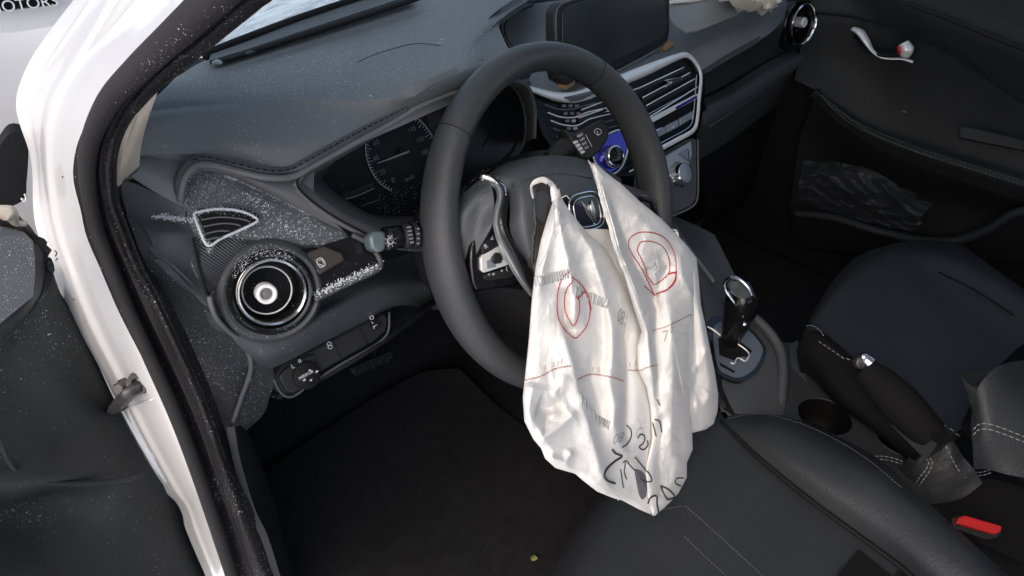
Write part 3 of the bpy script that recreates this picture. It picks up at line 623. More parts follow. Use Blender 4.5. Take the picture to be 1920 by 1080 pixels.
vlathe('hub_cap', [(0, .0005), (.004, .0002), (.0064, -.001), (.0064, -.008)], vp.at(500, 551, .003), vp.n, 'trim', rv, 24)
# housing collar with dusty upper rim
vlathe('vent_collar', [(.0455, -.004), (.047, .002), (.0505, .004), (.0545, .000), (.0575, -.012), (.0585, -.03)], vp.at(510, 548, -.004), vp.n, 'dash2', dash, 64)
# lower dash roll and switch bank
lower = sheet('lower_panel', [
 Y(.09, (392, 560, .085), (430, 515, .1), (480, 490, .105), (540, 482, .105), (600, 488, .105), (650, 500, .105), (720, 488, .11), (790, 470, .12), (840, 470, .13)),
 Y(.09, (410, 600, .08), (440, 590, .095), (490, 600, .1), (550, 590, .1), (600, 560, .088), (650, 530, .088), (720, 508, .095), (790, 500, .11), (845, 500, .12)),
 Y(.07, (440, 640, .075), (470, 640, .07), (520, 638, .065), (570, 615, .063), (610, 585, .066), (660, 560, .07), (725, 535, .075), (790, 530, .09), (850, 535, .105)),
 Y(.07, (470, 670, .075), (495, 672, .066), (540, 655, .062), (590, 630, .062), (640, 605, .066), (690, 582, .07), (740, 560, .075), (795, 562, .095), (850, 570, .11)),
 Y(.075, (490, 690, .08), (510, 690, .075), (550, 672, .074), (595, 648, .074), (645, 622, .076), (695, 597, .08), (742, 574, .085), (795, 578, .1), (850, 585, .12))], 'dash2', dash, nu=60, nv=36, th=.008)
for o_ in [lower]+[x for x in dash.children if x.name.startswith('side_panel')]: cut(o_, vp.at(509, 547), vp.n, .038)
pkp = Pl(Y(.062, (640, 490))[0], (-.1, -.74, .66))
pk = plate('switch_pocket', [(572, 475), (600, 462), (640, 450), (665, 444), (690, 458), (708, 480), (712, 498), (690, 512), (640, 532), (600, 552), (580, 560), (578, 520)], pkp, .012, 'gloss', dash, lift=.004, curve=60)
tube('pocket_rim', PP(pkp, (660, 440), (690, 456), (708, 478), (714, 498), (704, 508), (650, 533), (590, 562), lift=.005), .0026, 'dash2', pk, n=8)
sw = plate('tailgate_switch', [(566, 480), (602, 464), (636, 478), (640, 492), (594, 518)], pkp, .008, 'brownswitch', dash, lift=.009, bev=.0015)
tube('switch_icon', PP(pkp, (594, 488), (603, 484), (610, 496), (601, 501), lift=.0095), .0006, 'mark', sw, n=4, closed=True)
tube('switch_icon', PP(pkp, (598, 489), (604, 487), (607, 494), lift=.0095), .0005, 'mark', sw, n=4)
tube('switch_icon', PP(pkp, (598, 495), (603, 497), (607, 498), lift=.0095), .0006, 'mark', sw, n=4)
sbp = Pl(Y(.074, (620, 668))[0], (-.1, -.88, .46))
sb = plate('switch_bank', [(512, 706), (530, 682), (560, 668), (620, 638), (690, 604), (722, 587), (728, 600), (724, 622), (700, 642), (640, 676), (580, 712), (550, 738), (530, 742), (518, 730)], sbp, .014, 'black', dash, lift=.0, bev=.002)
tube('bank_rim', PP(sbp, (510, 704), (528, 738), (548, 744), (584, 718), (644, 680), (704, 646), (727, 624), (730, 585), lift=.001), .0013, 'dash2', sb, n=6)
pad = plate('mirror_selector', [(520, 706), (536, 688), (562, 672), (586, 662), (590, 676), (596, 690), (598, 706), (575, 722), (548, 736), (534, 732)], sbp, .006, 'black', sb, lift=.004, bev=.0015)
lathe('mirror_knob', [(0, .005), (.0115, .0045), (.0135, .003), (.014, -.004)], sbp.at(574, 703, .004), sbp.n, 'deep', sb, 32)
def txt(s_, a, b, sz, m_='mark', par=None, pl=sbp, lf=.0045): return text('lettering', s_, pl, a, b, sz, m_, par or sb, lf)
txt('L', (549, 687), (569, 677), .0065); txt('R', (563, 678), (583, 668), .0065)
txt('MIRROR', (574, 703), (594, 692), .0042, lf=.0098)
for a, b, c in (((559, 711), (565, 706), (565, 711)), ((590, 692), (584, 692), (585, 697)), ((570, 692), (574, 689), (576, 693)), ((572, 710), (578, 707), (576, 712))):
    plate('arrow', [a, b, c], sbp, .0004, 'mark', sb, lift=.0097)
for cx_, cy_ in ((617, 645), (619, 651)):
    tube('stability_icon', PP(sbp, (cx_-4, cy_), (cx_, cy_-4), (cx_+4, cy_-1), (cx_+1, cy_+3), lift=.0016), .0005, 'mark', sb, n=4, closed=True)
tube('blank_seam', PP(sbp, (622, 632), (640, 672), lift=.0005), .0006, 'deep', sb, n=4); tube('blank_seam', PP(sbp, (672, 610), (690, 646), lift=.0005), .0006, 'deep', sb, n=4)
lathe('level_dial', [(0, .003), (.005, .003), (.006, 0)], sbp.at(703, 608, 0), sbp.n, 'deep', sb, 20)
tube('lamp_icon', PP(sbp, (694, 594), (699, 592), (700, 597), (695, 599), lift=.0012), .0006, 'mark', sb, n=4, closed=True)
for a, b in (((697, 603), (699, 607)), ((699, 613), (707, 609)), ((701, 617), (702, 611))): tube('level_mark', PP(sbp, a, ((a[0]+b[0])/2, (a[1]+b[1])/2), b, lift=.0035), .0005, 'mark', sb, n=4)
# underside closing the dash above the footwell
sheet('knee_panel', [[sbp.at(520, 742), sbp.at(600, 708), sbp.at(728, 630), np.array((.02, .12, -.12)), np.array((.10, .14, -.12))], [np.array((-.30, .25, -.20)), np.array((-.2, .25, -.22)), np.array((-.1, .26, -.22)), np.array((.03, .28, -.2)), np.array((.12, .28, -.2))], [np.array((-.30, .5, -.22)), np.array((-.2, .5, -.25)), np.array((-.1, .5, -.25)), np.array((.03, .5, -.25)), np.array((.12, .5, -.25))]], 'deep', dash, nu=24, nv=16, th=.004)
# column shroud behind the wheel
shroud = sheet('column_shroud', [Y(.12, (780, 400, .12), (850, 350, .13), (930, 305, .13), (1010, 282, .12), (1090, 285, .11)), Y(.08, (770, 430, .09), (850, 385, .09), (940, 340, .08), (1030, 315, .07), (1110, 320, .07)), Y(.06, (780, 480, .08), (850, 450, .07), (940, 420, .05), (1030, 400, .05), (1110, 400, .05)), Y(.08, (800, 560, .1), (860, 540, .08), (940, 520, .07), (1030, 510, .07), (1110, 500, .07))], 'black', dash, nu=30, nv=24, th=.006)
# defroster slot along the glass with a pale clip
tube('defroster_slot', Z(.118, (412, 116), (440, 108), (500, 88), (580, 62), (680, 30), (790, -6)), [.003, .0055, .006, .006, .006, .006], 'deep', dash, sub=6, n=8, flat=.5)
sheet('cowl_strip', [Z(.10, (395, 100), (470, 74), (560, 40), (660, 6), (760, -26)), Z(.112, (392, 114), (470, 90), (560, 60), (670, 24), (780, -12))], 'dash2', dash, nu=30, nv=8, th=.004)
tube('cowl_gap', Z(.10, (385, 104), (470, 70), (560, 36), (660, 2), (760, -30)), .006, 'deep', dash, n=8)
tube('slot_clip', Z(.126, (399, 118), (407, 116), (416, 118)), [.0015, .003, .0015], 'mark', dash, n=6)
tube('slot_clip', Z(.126, (462, 101), (470, 98), (478, 98)), [.0015, .0025, .001], 'hub', dash, n=6)
tube('airbag_seam', [p+np.array((0, 0, .001)) for p in Z(.1335, (672, 118, .1305), (700, 105, .128), (740, 92, .125), (785, 83, .1225), (830, 88, .122), (870, 100, .125), (905, 115, .124))], .0006, 'dash2', dash, n=6)
# centre tray in front of the screen
tray = sheet('centre_tray', [Z(.03, (950, 15, .045), (1000, -10, .045), (1060, -20, .045), (1150, -30, .03), (1260, -60, .018)), Z(.035, (938, 50), (985, 50), (1050, 50, .032), (1150, 40, .022), (1270, 20, .010)), Z(.035, (955, 105), (990, 105), (1050, 105, .031), (1150, 85, .020), (1275, 60, .006)), Z(.035, (985, 165, .036), (1030, 178, .03), (1075, 182, .024), (1150, 158, .018), (1290, 106, .004))], 'dash', dash, nu=36, nv=26, th=.008)
tube('tray_rim', Z(.05, (1090, -8, .055), (1000, 2, .06), (955, 22, .06), (938, 45, .06), (942, 70, .055), (958, 96, .05), (980, 130, .045), (990, 160, .042)), .0045, 'dash2', dash, sub=8, n=8)
tube('tray_step', Z(.06, (1000, 10, .058), (960, 28, .058), (946, 48, .056), (950, 72, .053), (964, 94, .05)), .0014, 'deep', dash, n=6)
sheet('tray_flank', [Z(.10, (962, 104, .098), (975, 125, .09), (985, 150, .08)), Z(.06, (960, 100, .06), (978, 130, .055), (990, 160, .045))], 'dash', dash, nu=10, nv=8, th=.003)
# passenger side of the dash
ptop = sheet('passenger_pad', [
 [np.array((.42, .58, .085)), np.array((.7, .56, .08)), np.array((.95, .47, .07)), np.array((1.06, .38, .06))],
 [*Z(.05, (1230, 0, .012)), *Z(.03, (1330, -20)), *Z(.035, (1440, -30)), np.array((1.05, .32, .045))],
 [*Z(.03, (1262, 70, .006), (1330, 50, .015), (1420, 20, .025)), np.array((1.03, .27, .03))],
 [*Z(.0, (1290, 104, .0), (1345, 82, .008), (1430, 45, .018)), *X(1.0, (1478, 5, .98))],
 [*Z(-.02, (1318, 138, -.02), (1370, 105, -.005), (1440, 65, .005)), *X(.98, (1474, 30, .965))]], 'dash', dash, nu=40, nv=40, th=.01)
pface = sheet('passenger_face', [
 [*Z(-.02, (1318, 138, -.02), (1370, 105, -.005), (1440, 65, .005)), *X(.98, (1474, 30, .965))],
 [*Y(.19, (1322, 150, .175), (1378, 122, .19), (1440, 92, .19), (1482, 70, .19))],
 [*Y(.18, (1322, 178, .19), (1380, 148, .20), (1440, 115, .20), (1500, 88, .20))]], 'console', dash, nu=30, nv=16, th=.006)
sheet('glovebox_roll', [
 Y(.19, (1320, 186, .185), (1370, 160, .19), (1430, 122, .19), (1490, 92, .19), (1530, 80, .185)),
 Y(.15, (1326, 205, .15), (1380, 178, .155), (1440, 142, .16), (1498, 106, .165), (1535, 90, .17)),
 Y(.15, (1322, 232, .145), (1370, 206, .15), (1430, 166, .155), (1490, 125, .16), (1530, 105, .165)),
 Y(.18, (1312, 262, .17), (1360, 232, .175), (1420, 190, .18), (1480, 146, .185), (1525, 120, .185)),
 Y(.22, (1312, 300, .2), (1360, 270, .21), (1420, 225, .22), (1480, 180, .22), (1525, 150, .22))], 'dash2', dash, nu=40, nv=26, th=.008)
sheet('glovebox', [Y(.22, (1310, 300, .2), (1360, 270, .21), (1420, 225, .22), (1480, 180, .22), (1525, 150, .22)), Y(.24, (1305, 420, .22), (1360, 400, .23), (1420, 350, .24), (1480, 300, .24), (1525, 260, .24)), P3((.47, .42, -.42), (.6, .42, -.42), (.75, .42, -.41), (.9, .42, -.40), (1.05, .42, -.38))], 'deep', dash, nu=24, nv=16, th=.008)
tube('glovebox_seam', Y(.16, (1330, 238, .150), (1370, 212, .155), (1420, 178, .16), (1465, 145, .165)), .001, 'trim', dash, n=6)
tube('pad_crease', Y(.18, (1350, 118, .185), (1375, 106, .185), (1400, 92, .185)), [.0004, .0012, .0004], 'trim', dash, n=6)
pvp = Pl(X(1.0, (1500, 45))[0], (-.22, -.95, .2))
pv = lathe('round_vent', [(.050, -.05), (.052, -.008), (.050, .002), (.046, .004), (.043, .002)], pvp.at(1497, 45), pvp.n, 'gloss', dash, 48)
lathe('chrome_ring', [(.0405, 0), (.0415, .006), (.0395, .008), (.0375, .005), (.0365, -.004)], pvp.at(1503, 45), pvp.n, 'chrome', pv, 56)
lathe('vent_barrel', [(.038, .003), (.036, -.02), (.03, -.035), (0, -.036)], pvp.at(1503, 45), pvp.n, 'gloss', pv, 48)
lathe('vent_hub', [(.010, -.015), (.010, .004), (.008, .006), (0, .006)], pvp.at(1505, 42), pvp.n, 'satin', pv, 24)
tube('vent_blade', [pvp.at(1492, 60, -.012), pvp.at(1503, 45, -.012), pvp.at(1514, 30, -.012)], .002, 'gloss', pv, n=6)
# torn flap of the passenger airbag door
flap = sheet('airbag_flap', [Z(.045, (1240, -25, .075), (1340, -50, .08), (1420, -45, .07)), Z(.05, (1252, 18, .055), (1320, 5, .06), (1400, -8, .055)), Z(.05, (1262, 44, .045), (1320, 33, .048), (1390, 18, .045)), Z(.045, (1288, 60, .038), (1310, 56, .038), (1384, 28, .038))], 'flap', dash, nu=24, nv=18, th=.003)

# ================================================================== STEERING WHEEL (centre = origin)
TILT = math.radians(26.706)
wn = np.array([0, -math.cos(TILT), math.sin(TILT)]); e2 = np.array([0, math.sin(TILT), math.cos(TILT)]); e1 = np.array([1., 0, 0])
wheel = thing('steering_wheel', 'black leather steering wheel with burst hub and silver trim', 'steering wheel', (0, 0, 0))
def rim_section(th, ph):
    gr = 1+.13*(abs(math.cos(th))**6); a, b = .0158*gr, .0205*gr
    rad = math.cos(th)*e1+math.sin(th)*e2
    a *= .94; b *= .94
    return .170*rad+a*math.cos(ph)*rad+b*math.sin(ph)*wn
NT, NP = 160, 22
V = [rim_section(2*math.pi*i/NT, 2*math.pi*k/NP) for i in range(NT) for k in range(NP)]
Fc = [[i*NP+k, ((i+1) % NT)*NP+k, ((i+1) % NT)*NP+(k+1) % NP, i*NP+(k+1) % NP] for i in range(NT) for k in range(NP)]
rim = obj('rim', V, Fc, 'wheel', wheel)
for th in (math.radians(52), math.radians(131)):
    P = np.array([rim_section(th+.02*math.sin(ph), ph)*1.0 for ph in np.linspace(0, 2*math.pi, 28, endpoint=False)])
    V, Fc = tube_geo(P, .0005, 5, True); obj('rim_seam', V, Fc, 'deep', rim)
P = np.array([rim_section(t, math.radians(215)) for t in np.linspace(0, 2*math.pi, 200, endpoint=False)]); V, Fc = tube_geo(P, .0007, 5, True); obj('rim_seam', V, Fc, 'deep', rim)
WP = lambda h: Pl(wn*h, wn)
def W(*p): return [WP(a[2]).at(a[0], a[1]) for a in p]
hub = sheet('hub_cover', [
 W((903, 336, -.02), (950, 306, -.02), (1035, 291, -.02), (1105, 302, -.02), (1165, 335, -.02)),
 W((912, 342, .012), (955, 315, .012), (1035, 299, .012), (1106, 309, .012), (1165, 348, .005)),
 W((946, 358, .024), (968, 332, .032), (1040, 313, .034), (1110, 322, .032), (1170, 365, .02)),
 W((956, 385, .032), (978, 366, .046), (1045, 345, .050), (1115, 352, .046), (1178, 388, .03)),
 W((956, 430, .036), (985, 418, .052), (1055, 398, .057), (1125, 398, .054), (1185, 420, .035)),
 W((974, 475, .037), (995, 468, .052), (1062, 455, .058), (1130, 450, .054), (1190, 460, .035)),
 W((1000, 520, .033), (1010, 520, .046), (1070, 515, .052), (1130, 505, .05), (1190, 500, .03)),
 W((1000, 570, .02), (1030, 575, .026), (1080, 575, .03), (1130, 560, .03), (1190, 540, .02)),
 W((1010, 600, -.01), (1040, 610, -.01), (1080, 610, -.01), (1130, 600, -.01), (1190, 570, -.01))], 'hub', wheel, nu=50, nv=60, th=.006)
ht = bvh(hub)
# upper shoulder step on the hub
P, N = drape(ht, [(962, 350), (1000, 332), (1050, 325), (1108, 334)], .0004); V, Fc = tube_geo(P, .0009, 6); obj('hub_crease', V, Fc, 'hub', hub)
# torn opening in the cover
P, N = drape(ht, [(999, 360), (1004, 347), (1018, 343), (1032, 347), (1040, 360), (1036, 395), (1018, 440), (1004, 480), (997, 500), (999, 450), (1001, 400)], .0012, 60, True)
plate('torn_opening', list(P), WP(.05), .004, 'brownswitch', hub)
P, N = drape(ht, [(1003, 352), (1001, 385), (1004, 420), (999, 452), (998, 490)], .0005); V, Fc = tube_geo(P+np.random.default_rng(3).normal(0, .0004, P.shape), .0014, 6); obj('torn_edge', V, Fc, 'dash2', hub)
# spokes
sheet('spoke', [W((846, 388, -.004), (870, 362, .004), (892, 343, .008), (906, 334, .012)), W((842, 420, .002), (866, 396, .014), (895, 366, .022), (922, 350, .028)), W((844, 450, .004), (870, 432, .016), (900, 405, .024), (926, 388, .034)), W((856, 490, .004), (878, 468, .015), (898, 440, .024), (924, 415, .036)), W((872, 540, .002), (884, 520, .012), (892, 480, .020), (920, 428, .034))], 'hub', wheel, nu=28, nv=36, th=.010)
sheet('lower_spoke', [W((880, 552, .004), (930, 540, .012), (990, 545, .02)), W((890, 590, -.01), (935, 575, -.005), (1000, 600, 0)), W((905, 620, -.02), (950, 620, -.02), (1000, 640, -.02))], 'black', wheel, nu=16, nv=12, th=.008)
sheet('spoke', [W((1140, 335, .0), (1190, 352, .0), (1225, 362, .0), (1250, 350, .0)), W((1150, 355, .012), (1190, 368, .014), (1225, 376, .012), (1250, 372, .006)), W((1160, 372, .02), (1195, 380, .02), (1226, 400, .014), (1246, 410, .006)), W((1180, 410, .016), (1200, 420, .016), (1222, 440, .012), (1240, 455, .004))], 'hub', wheel, nu=24, nv=20, th=.012)
TL = [(898, 335), (918, 343), (929, 356), (931, 372), (926, 395), (924, 420), (930, 447), (942, 475), (958, 505), (976, 533), (995, 557)]
TM = [(908, 333), (927, 339), (941, 351), (944, 368), (939, 395), (937, 418), (943, 440), (957, 468), (973, 497), (987, 525), (1002, 551)]
TR = [(916, 332), (940, 340), (951, 356), (954, 375), (951, 400), (951, 425), (959, 447), (974, 472), (991, 498), (1004, 523), (1013, 548)]
TH = [.013, .022, .029, .034, .037, .039, .041, .042, .041, .037, .031]
def mid(a, b): return ((a[0]+b[0])/2, (a[1]+b[1])/2)
sheet('chrome_trim', [W((*a, h-.004), (*mid(a, b), h+.0015), (*b, h-.001)) for a, b, h in zip(TL, TM, TH)], 'trimsilver', wheel, nu=9, nv=60, th=.004)
sheet('black_trim', [W((*a, h-.0005), (*mid(a, b), h+.002), (*b, h+.001)) for a, b, h in zip(TM, TR, TH)], 'gloss', wheel, nu=9, nv=60, th=.004)
tube('chrome_glint', W((936, 341, .031), (946, 350, .037), (949, 366, .042)), [.0004, .0012, .0004], 'chrome', wheel, n=6)
bpn = Pl(W((930, 480, .024))[0], wn+np.array([-.15, 0, .05]))
bpad = plate('button_pad', [(883, 462), (890, 446), (918, 418), (924, 420), (932, 450), (950, 486), (972, 520), (968, 532), (930, 540), (893, 545), (886, 530), (882, 495)], bpn, .012, 'gloss', wheel, bev=.002)
plate('upper_button', [(901, 462), (921, 436), (926, 438), (934, 458), (906, 479), (902, 474)], bpn, .004, 'black', bpad, lift=.003, bev=.0008)
plate('silver_bezel', [(898, 484), (902, 478), (934, 460), (940, 466), (953, 492), (948, 497), (905, 511), (899, 506)], bpn, .004, 'satin', bpad, lift=.0035, bev=.0008)
plate('bezel_inset', [(907, 490), (920, 482), (926, 500), (909, 504)], bpn, .003, 'greysilver', bpad, lift=.0042, bev=.0004)
plate('rocker_button', [(917, 482), (924, 473), (932, 474), (937, 484), (934, 493), (922, 495), (916, 490)], bpn, .005, 'black', bpad, lift=.0062, bev=.0012)
plate('lower_button', [(904, 516), (952, 501), (962, 515), (955, 521), (912, 525), (906, 523)], bpn, .004, 'black', bpad, lift=.003, bev=.0008)
def wt(s_, a, b, sz): return text('lettering', s_, bpn, a, b, sz, 'mark', bpad, .0036)
wt('R', (911, 462), (924, 453), .006); wt('<', (923, 448), (934, 440), .006); wt('=', (917, 515), (930, 511), .005); wt('o', (925, 513), (938, 509), .005); wt('+', (941, 508), (954, 504), .005); wt('(', (950, 504), (960, 500), .005)
# right spoke controls
rpn = Pl(W((1205, 385, .022))[0], wn+np.array([.1, 0, 0]))
rpad = plate('button_pad', [(1178, 372), (1200, 366), (1222, 376), (1234, 396), (1238, 420), (1220, 425), (1196, 404)], rpn, .01, 'gloss', wheel, bev=.002)
tube('pad_glint', PP(rpn, (1205, 366), (1220, 373), (1232, 392), (1236, 405), lift=.001), [.0004, .0012, .0012, .0004], 'chrome', rpad, n=6)
plate('upper_button', [(1203, 378), (1214, 382), (1216, 394), (1204, 390)], rpn, .003, 'brownswitch', rpad, lift=.003, bev=.0006)
# emblem
ep = Pl(W((1100, 395, .064))[0], wn+np.array([.12, 0, .06]))
def rsq(cx, cy, w_, h_, n=40, p=3.2, rot=-12):
    out = []
    for i in range(n):
        t = 2*math.pi*i/n; c, s = math.cos(t), math.sin(t)
        x = w_*math.copysign(abs(c)**(2/p), c); y = h_*math.copysign(abs(s)**(2/p), s); a = math.radians(rot)
        out.append((cx+x*math.cos(a)-y*math.sin(a), cy+x*math.sin(a)+y*math.cos(a)))
    return out
emb = plate('emblem', rsq(1100, 396, 31, 35), ep, .012, 'gloss', wheel, bev=.0012)
tube('emblem_ring', PP(ep, *rsq(1100, 396, 31, 35), lift=.0005), .0011, 'chrome', emb, sub=2, n=6, closed=True)
plate('emblem_field', rsq(1101, 397, 23, 27), ep, .003, 'blue', emb, lift=.001).data.materials[0] = mat('navy_enamel', (.012, .014, .035), .2, .5, coat=.5)
tube('emblem_ring', PP(ep, *rsq(1101, 397, 24, 28), lift=.0012), .0009, 'chrome', emb, sub=2, n=6, closed=True)
plate('emblem_wing', [(1086, 378), (1092, 384), (1102, 398), (1110, 418), (1111, 421), (1096, 402)], ep, .002, 'chrome', emb, lift=.003, bev=.0003)
plate('emblem_wing', [(1105, 376), (1110, 388), (1113, 402), (1113, 418), (1106, 402), (1103, 388)], ep, .002, 'chrome', emb, lift=.003, bev=.0003)

# ================================================================== DRIVER AIRBAG
bag = thing('driver_airbag', 'deflated white airbag hanging out of the steering wheel hub', 'airbag', tuple(W((1090, 340, .06))[0]))
def bagpt(px, py, h):
    t = max(0., (py-330)/635.0)
    y = -.062-.150*t**.85
    k = (px-985)/360.0
    y += .045*(1-min(max(k, 0), 1))*min(1, t*2.2)
    p = axis_hit('y', y, px, py); d = ray(px, py); return p-d/np.linalg.norm(d)*h
def outline(tab, py): 
    a = np.array(tab, float); return np.interp(py, a[:, 1], a[:, 0])
def pdist(px, py, line):
    L = np.array([(a[0], a[1]) for a in line], float); best = np.full(px.shape, 1e9); side = np.zeros(px.shape); par = np.zeros(px.shape)
    tot = np.r_[0, np.cumsum(np.linalg.norm(np.diff(L, axis=0), axis=1))]
    for i in range(len(L)-1):
        a, b = L[i], L[i+1]; ab = b-a; l2 = ab@ab
        t = np.clip(((px-a[0])*ab[0]+(py-a[1])*ab[1])/l2, 0, 1)
        dx, dy = px-a[0]-t*ab[0], py-a[1]-t*ab[1]; d = np.hypot(dx, dy)
        s = np.sign(ab[0]*dy-ab[1]*dx); m = d < best
        best = np.where(m, d, best); side = np.where(m, s, side); par = np.where(m, (tot[i]+t*np.sqrt(l2))/tot[-1], par)
    return best, side, par
def folds(px, py, FL):
    h = np.zeros(px.shape)
    for line, amp, wl, wr in FL:        # wl: width on the left of the line, wr on the right
        d, s, t = pdist(px, py, line)
        w_ = np.where(s > 0, wl, wr); fade = np.clip(np.minimum(t/.12, (1-t)/.12), 0, 1)
        h += amp*np.exp(-(d/w_)**1.5)*(fade*.85+.15)
    return h
def creases(px, py, L, R, n, seed):
    g = np.random.default_rng(seed); h = np.zeros(px.shape); y0, y1 = py.min(), py.max()
    for _ in range(n):
        y = g.uniform(y0+15, y1-15); x = g.uniform(outline(L, y)+4, outline(R, y)-4); ln = g.uniform(12, 70); a = g.normal(math.pi/2+.12, .38) if g.random() < .75 else g.uniform(0, 3.14)
        b = a+g.normal(0, .25); p1 = (x+math.cos(a)*ln*.5, y+math.sin(a)*ln*.5); p2 = (p1[0]+math.cos(b)*ln*.5, p1[1]+math.sin(b)*ln*.5)
        m = (np.abs(px-p1[0]) < ln+40) & (np.abs(py-p1[1]) < ln+40)
        d, s, t = pdist(px[m], py[m], [(x, y), p1, p2]); w_ = np.where(s > 0, g.uniform(2.5, 6), g.uniform(6, 16)); fade = np.clip(np.minimum(t/.3, (1-t)/.3), 0, 1)
        h[m] += g.choice([-1, 1, 1])*g.uniform(.0006, .0019)*np.exp(-d/w_)*fade
    return h
def vnoise(px, py, sx, sy, seed):
    g = np.random.default_rng(seed).normal(size=(64, 64)); x = (px/sx) % 63; y = (py/sy) % 63
    i, j = np.floor(x).astype(int), np.floor(y).astype(int); u, v = x-i, y-j; u = u*u*(3-2*u); v = v*v*(3-2*v)
    return (g[j, i]*(1-u)+g[j, i+1]*u)*(1-v)+(g[j+1, i]*(1-u)+g[j+1, i+1]*u)*v
def bag_panel(name, left, right, y0, y1, FL, lift, nu=150, nv=300, ncr=230, th=.0035, mt='fabric', edge=.016, ew=26, bot=30, seed=1, nz=1.0):
    pys = np.linspace(y0, y1, nv); us = np.linspace(0, 1, nu); us = .5-.5*np.cos(us*math.pi)*.55-(.5-us)*.45
    us = (us-us[0])/(us[-1]-us[0])
    xl = np.array([outline(left, y) for y in pys]); xr = np.array([outline(right, y) for y in pys])
    px = xl[:, None]+(xr-xl)[:, None]*us; py = np.repeat(pys[:, None], nu, 1)
    h = folds(px, py, FL)*1.5
    for sl_ in (lambda x: 712-.10*(x-985), lambda x: 612-.3*(x-1250)):
        d_ = np.abs(py-sl_(px)); h += .0011*np.sin(px/4.2+3*vnoise(px, py, 30, 200, seed+5))*np.exp(-d_/14)*(np.abs(px-1100) < 140 if sl_(985) > 700 else px > 1222)
    h += nz*(.0018*vnoise(px+py*.15, py, 38, 150, seed)+.0009*vnoise(px-py*.2, py, 18, 70, seed+1)+.00022*vnoise(px+py*.5, py, 9, 18, seed+2))
    # creases: sharp little wrinkles
    h += nz*.0009*np.clip(1-2.2*np.abs(vnoise(px+py*.35, py, 44, 70, seed+3)), 0, 1)*np.clip(vnoise(px, py, 70, 70, seed+4), 0, 1)
    h += creases(px, py, left, right, ncr, seed+9)
    db = np.clip((y1-py)/bot, 0, 1)
    dl = np.clip((px-xl[:, None])/ew, 0, 1); dr = np.clip((xr[:, None]-px)/ew, 0, 1); e = np.minimum(np.minimum(dl, dr), db)
    h += -edge*(1-np.sqrt(np.clip(1-(1-e)**2, 0, 1)))
    G = np.array([[bagpt(px[i, j], py[i, j], h[i, j]+lift) for j in range(nu)] for i in range(nv)])
    return grid_solid(name, G, mt, bag, th, sharp=False)
# silhouette tables (x at y)
LEFT = [(1040, 352), (1036, 380), (1026, 410), (1014, 450), (1004, 500), (997, 560), (991, 640), (984, 706), (980, 745), (983, 790), (1000, 824), (1014, 840), (1022, 860), (1042, 878), (1078, 888), (1094, 902), (1120, 922), (1150, 934), (1166, 938), (1198, 955), (1226, 967)]
MIDR = [(1044, 352), (1058, 380), (1078, 408), (1104, 440), (1130, 462), (1170, 520), (1205, 600), (1240, 690), (1255, 760), (1262, 840), (1262, 900), (1250, 945), (1228, 967)]
MIDL = [(1106, 308), (1113, 330), (1122, 360), (1138, 410), (1150, 464), (1172, 520), (1188, 577), (1203, 621), (1194, 650), (1195, 691), (1212, 727), (1219, 765), (1222, 820), (1210, 880), (1212, 930), (1224, 967)]
RIGHT = [(1120, 308), (1138, 325), (1165, 345), (1200, 378), (1240, 410), (1284, 455), (1306, 484), (1310, 520), (1314, 570), (1325, 620), (1333, 660), (1341, 700), (1347, 740), (1346, 770), (1338, 795), (1322, 806), (1297, 812), (1299, 842), (1288, 868), (1288, 895), (1272, 925), (1250, 948), (1228, 967)]
RIGHT_IN = [(1120, 308), (1138, 325), (1165, 345), (1200, 378), (1240, 410), (1284, 455), (1300, 484), (1304, 560), (1300, 640), (1298, 720), (1298, 812), (1299, 842), (1288, 868), (1288, 895), (1272, 925), (1250, 948), (1228, 967)]
FL_left = [
 ([(1041, 360), (1054, 442), (1069, 508), (1078, 570), (1076, 620)], .012, 14, 22),
 ([(1048, 600), (1072, 680), (1083, 734), (1108, 818), (1129, 895), (1150, 920)], .012, 26, 12),
 ([(1042, 370), (1036, 440), (1018, 500), (1006, 560)], .006, 12, 9),
 ([(1075, 410), (1110, 470), (1130, 540), (1146, 610), (1147, 690), (1145, 722), (1152, 755), (1151, 800), (1170, 850)], .014, 16, 20),
 ([(1170, 600), (1174, 660), (1176, 720), (1172, 800), (1180, 850)], -.012, 12, 14),
 ([(1060, 540), (1058, 600), (1074, 628)], -.011, 10, 10),
 ([(1000, 716), (990, 770), (1000, 810)], .010, 16, 22),
 ([(1006, 760), (1030, 768), (1050, 752)], -.013, 16, 16),
 ([(1005, 800), (1020, 822), (1050, 800), (1082, 770)], .009, 10, 14),
 ([(1028, 858), (1060, 866), (1070, 852), (1062, 842)], .006, 8, 8),
 ([(1110, 660), (1110, 720), (1135, 800)], -.005, 14, 14),
 ([(1060, 700), (1040, 740), (1035, 790)], .006, 10, 14),
 ([(1100, 520), (1128, 560), (1134, 640), (1128, 700)], -.006, 12, 10),
 ([(1180, 860), (1205, 900), (1226, 960)], .008, 26, 20),
]
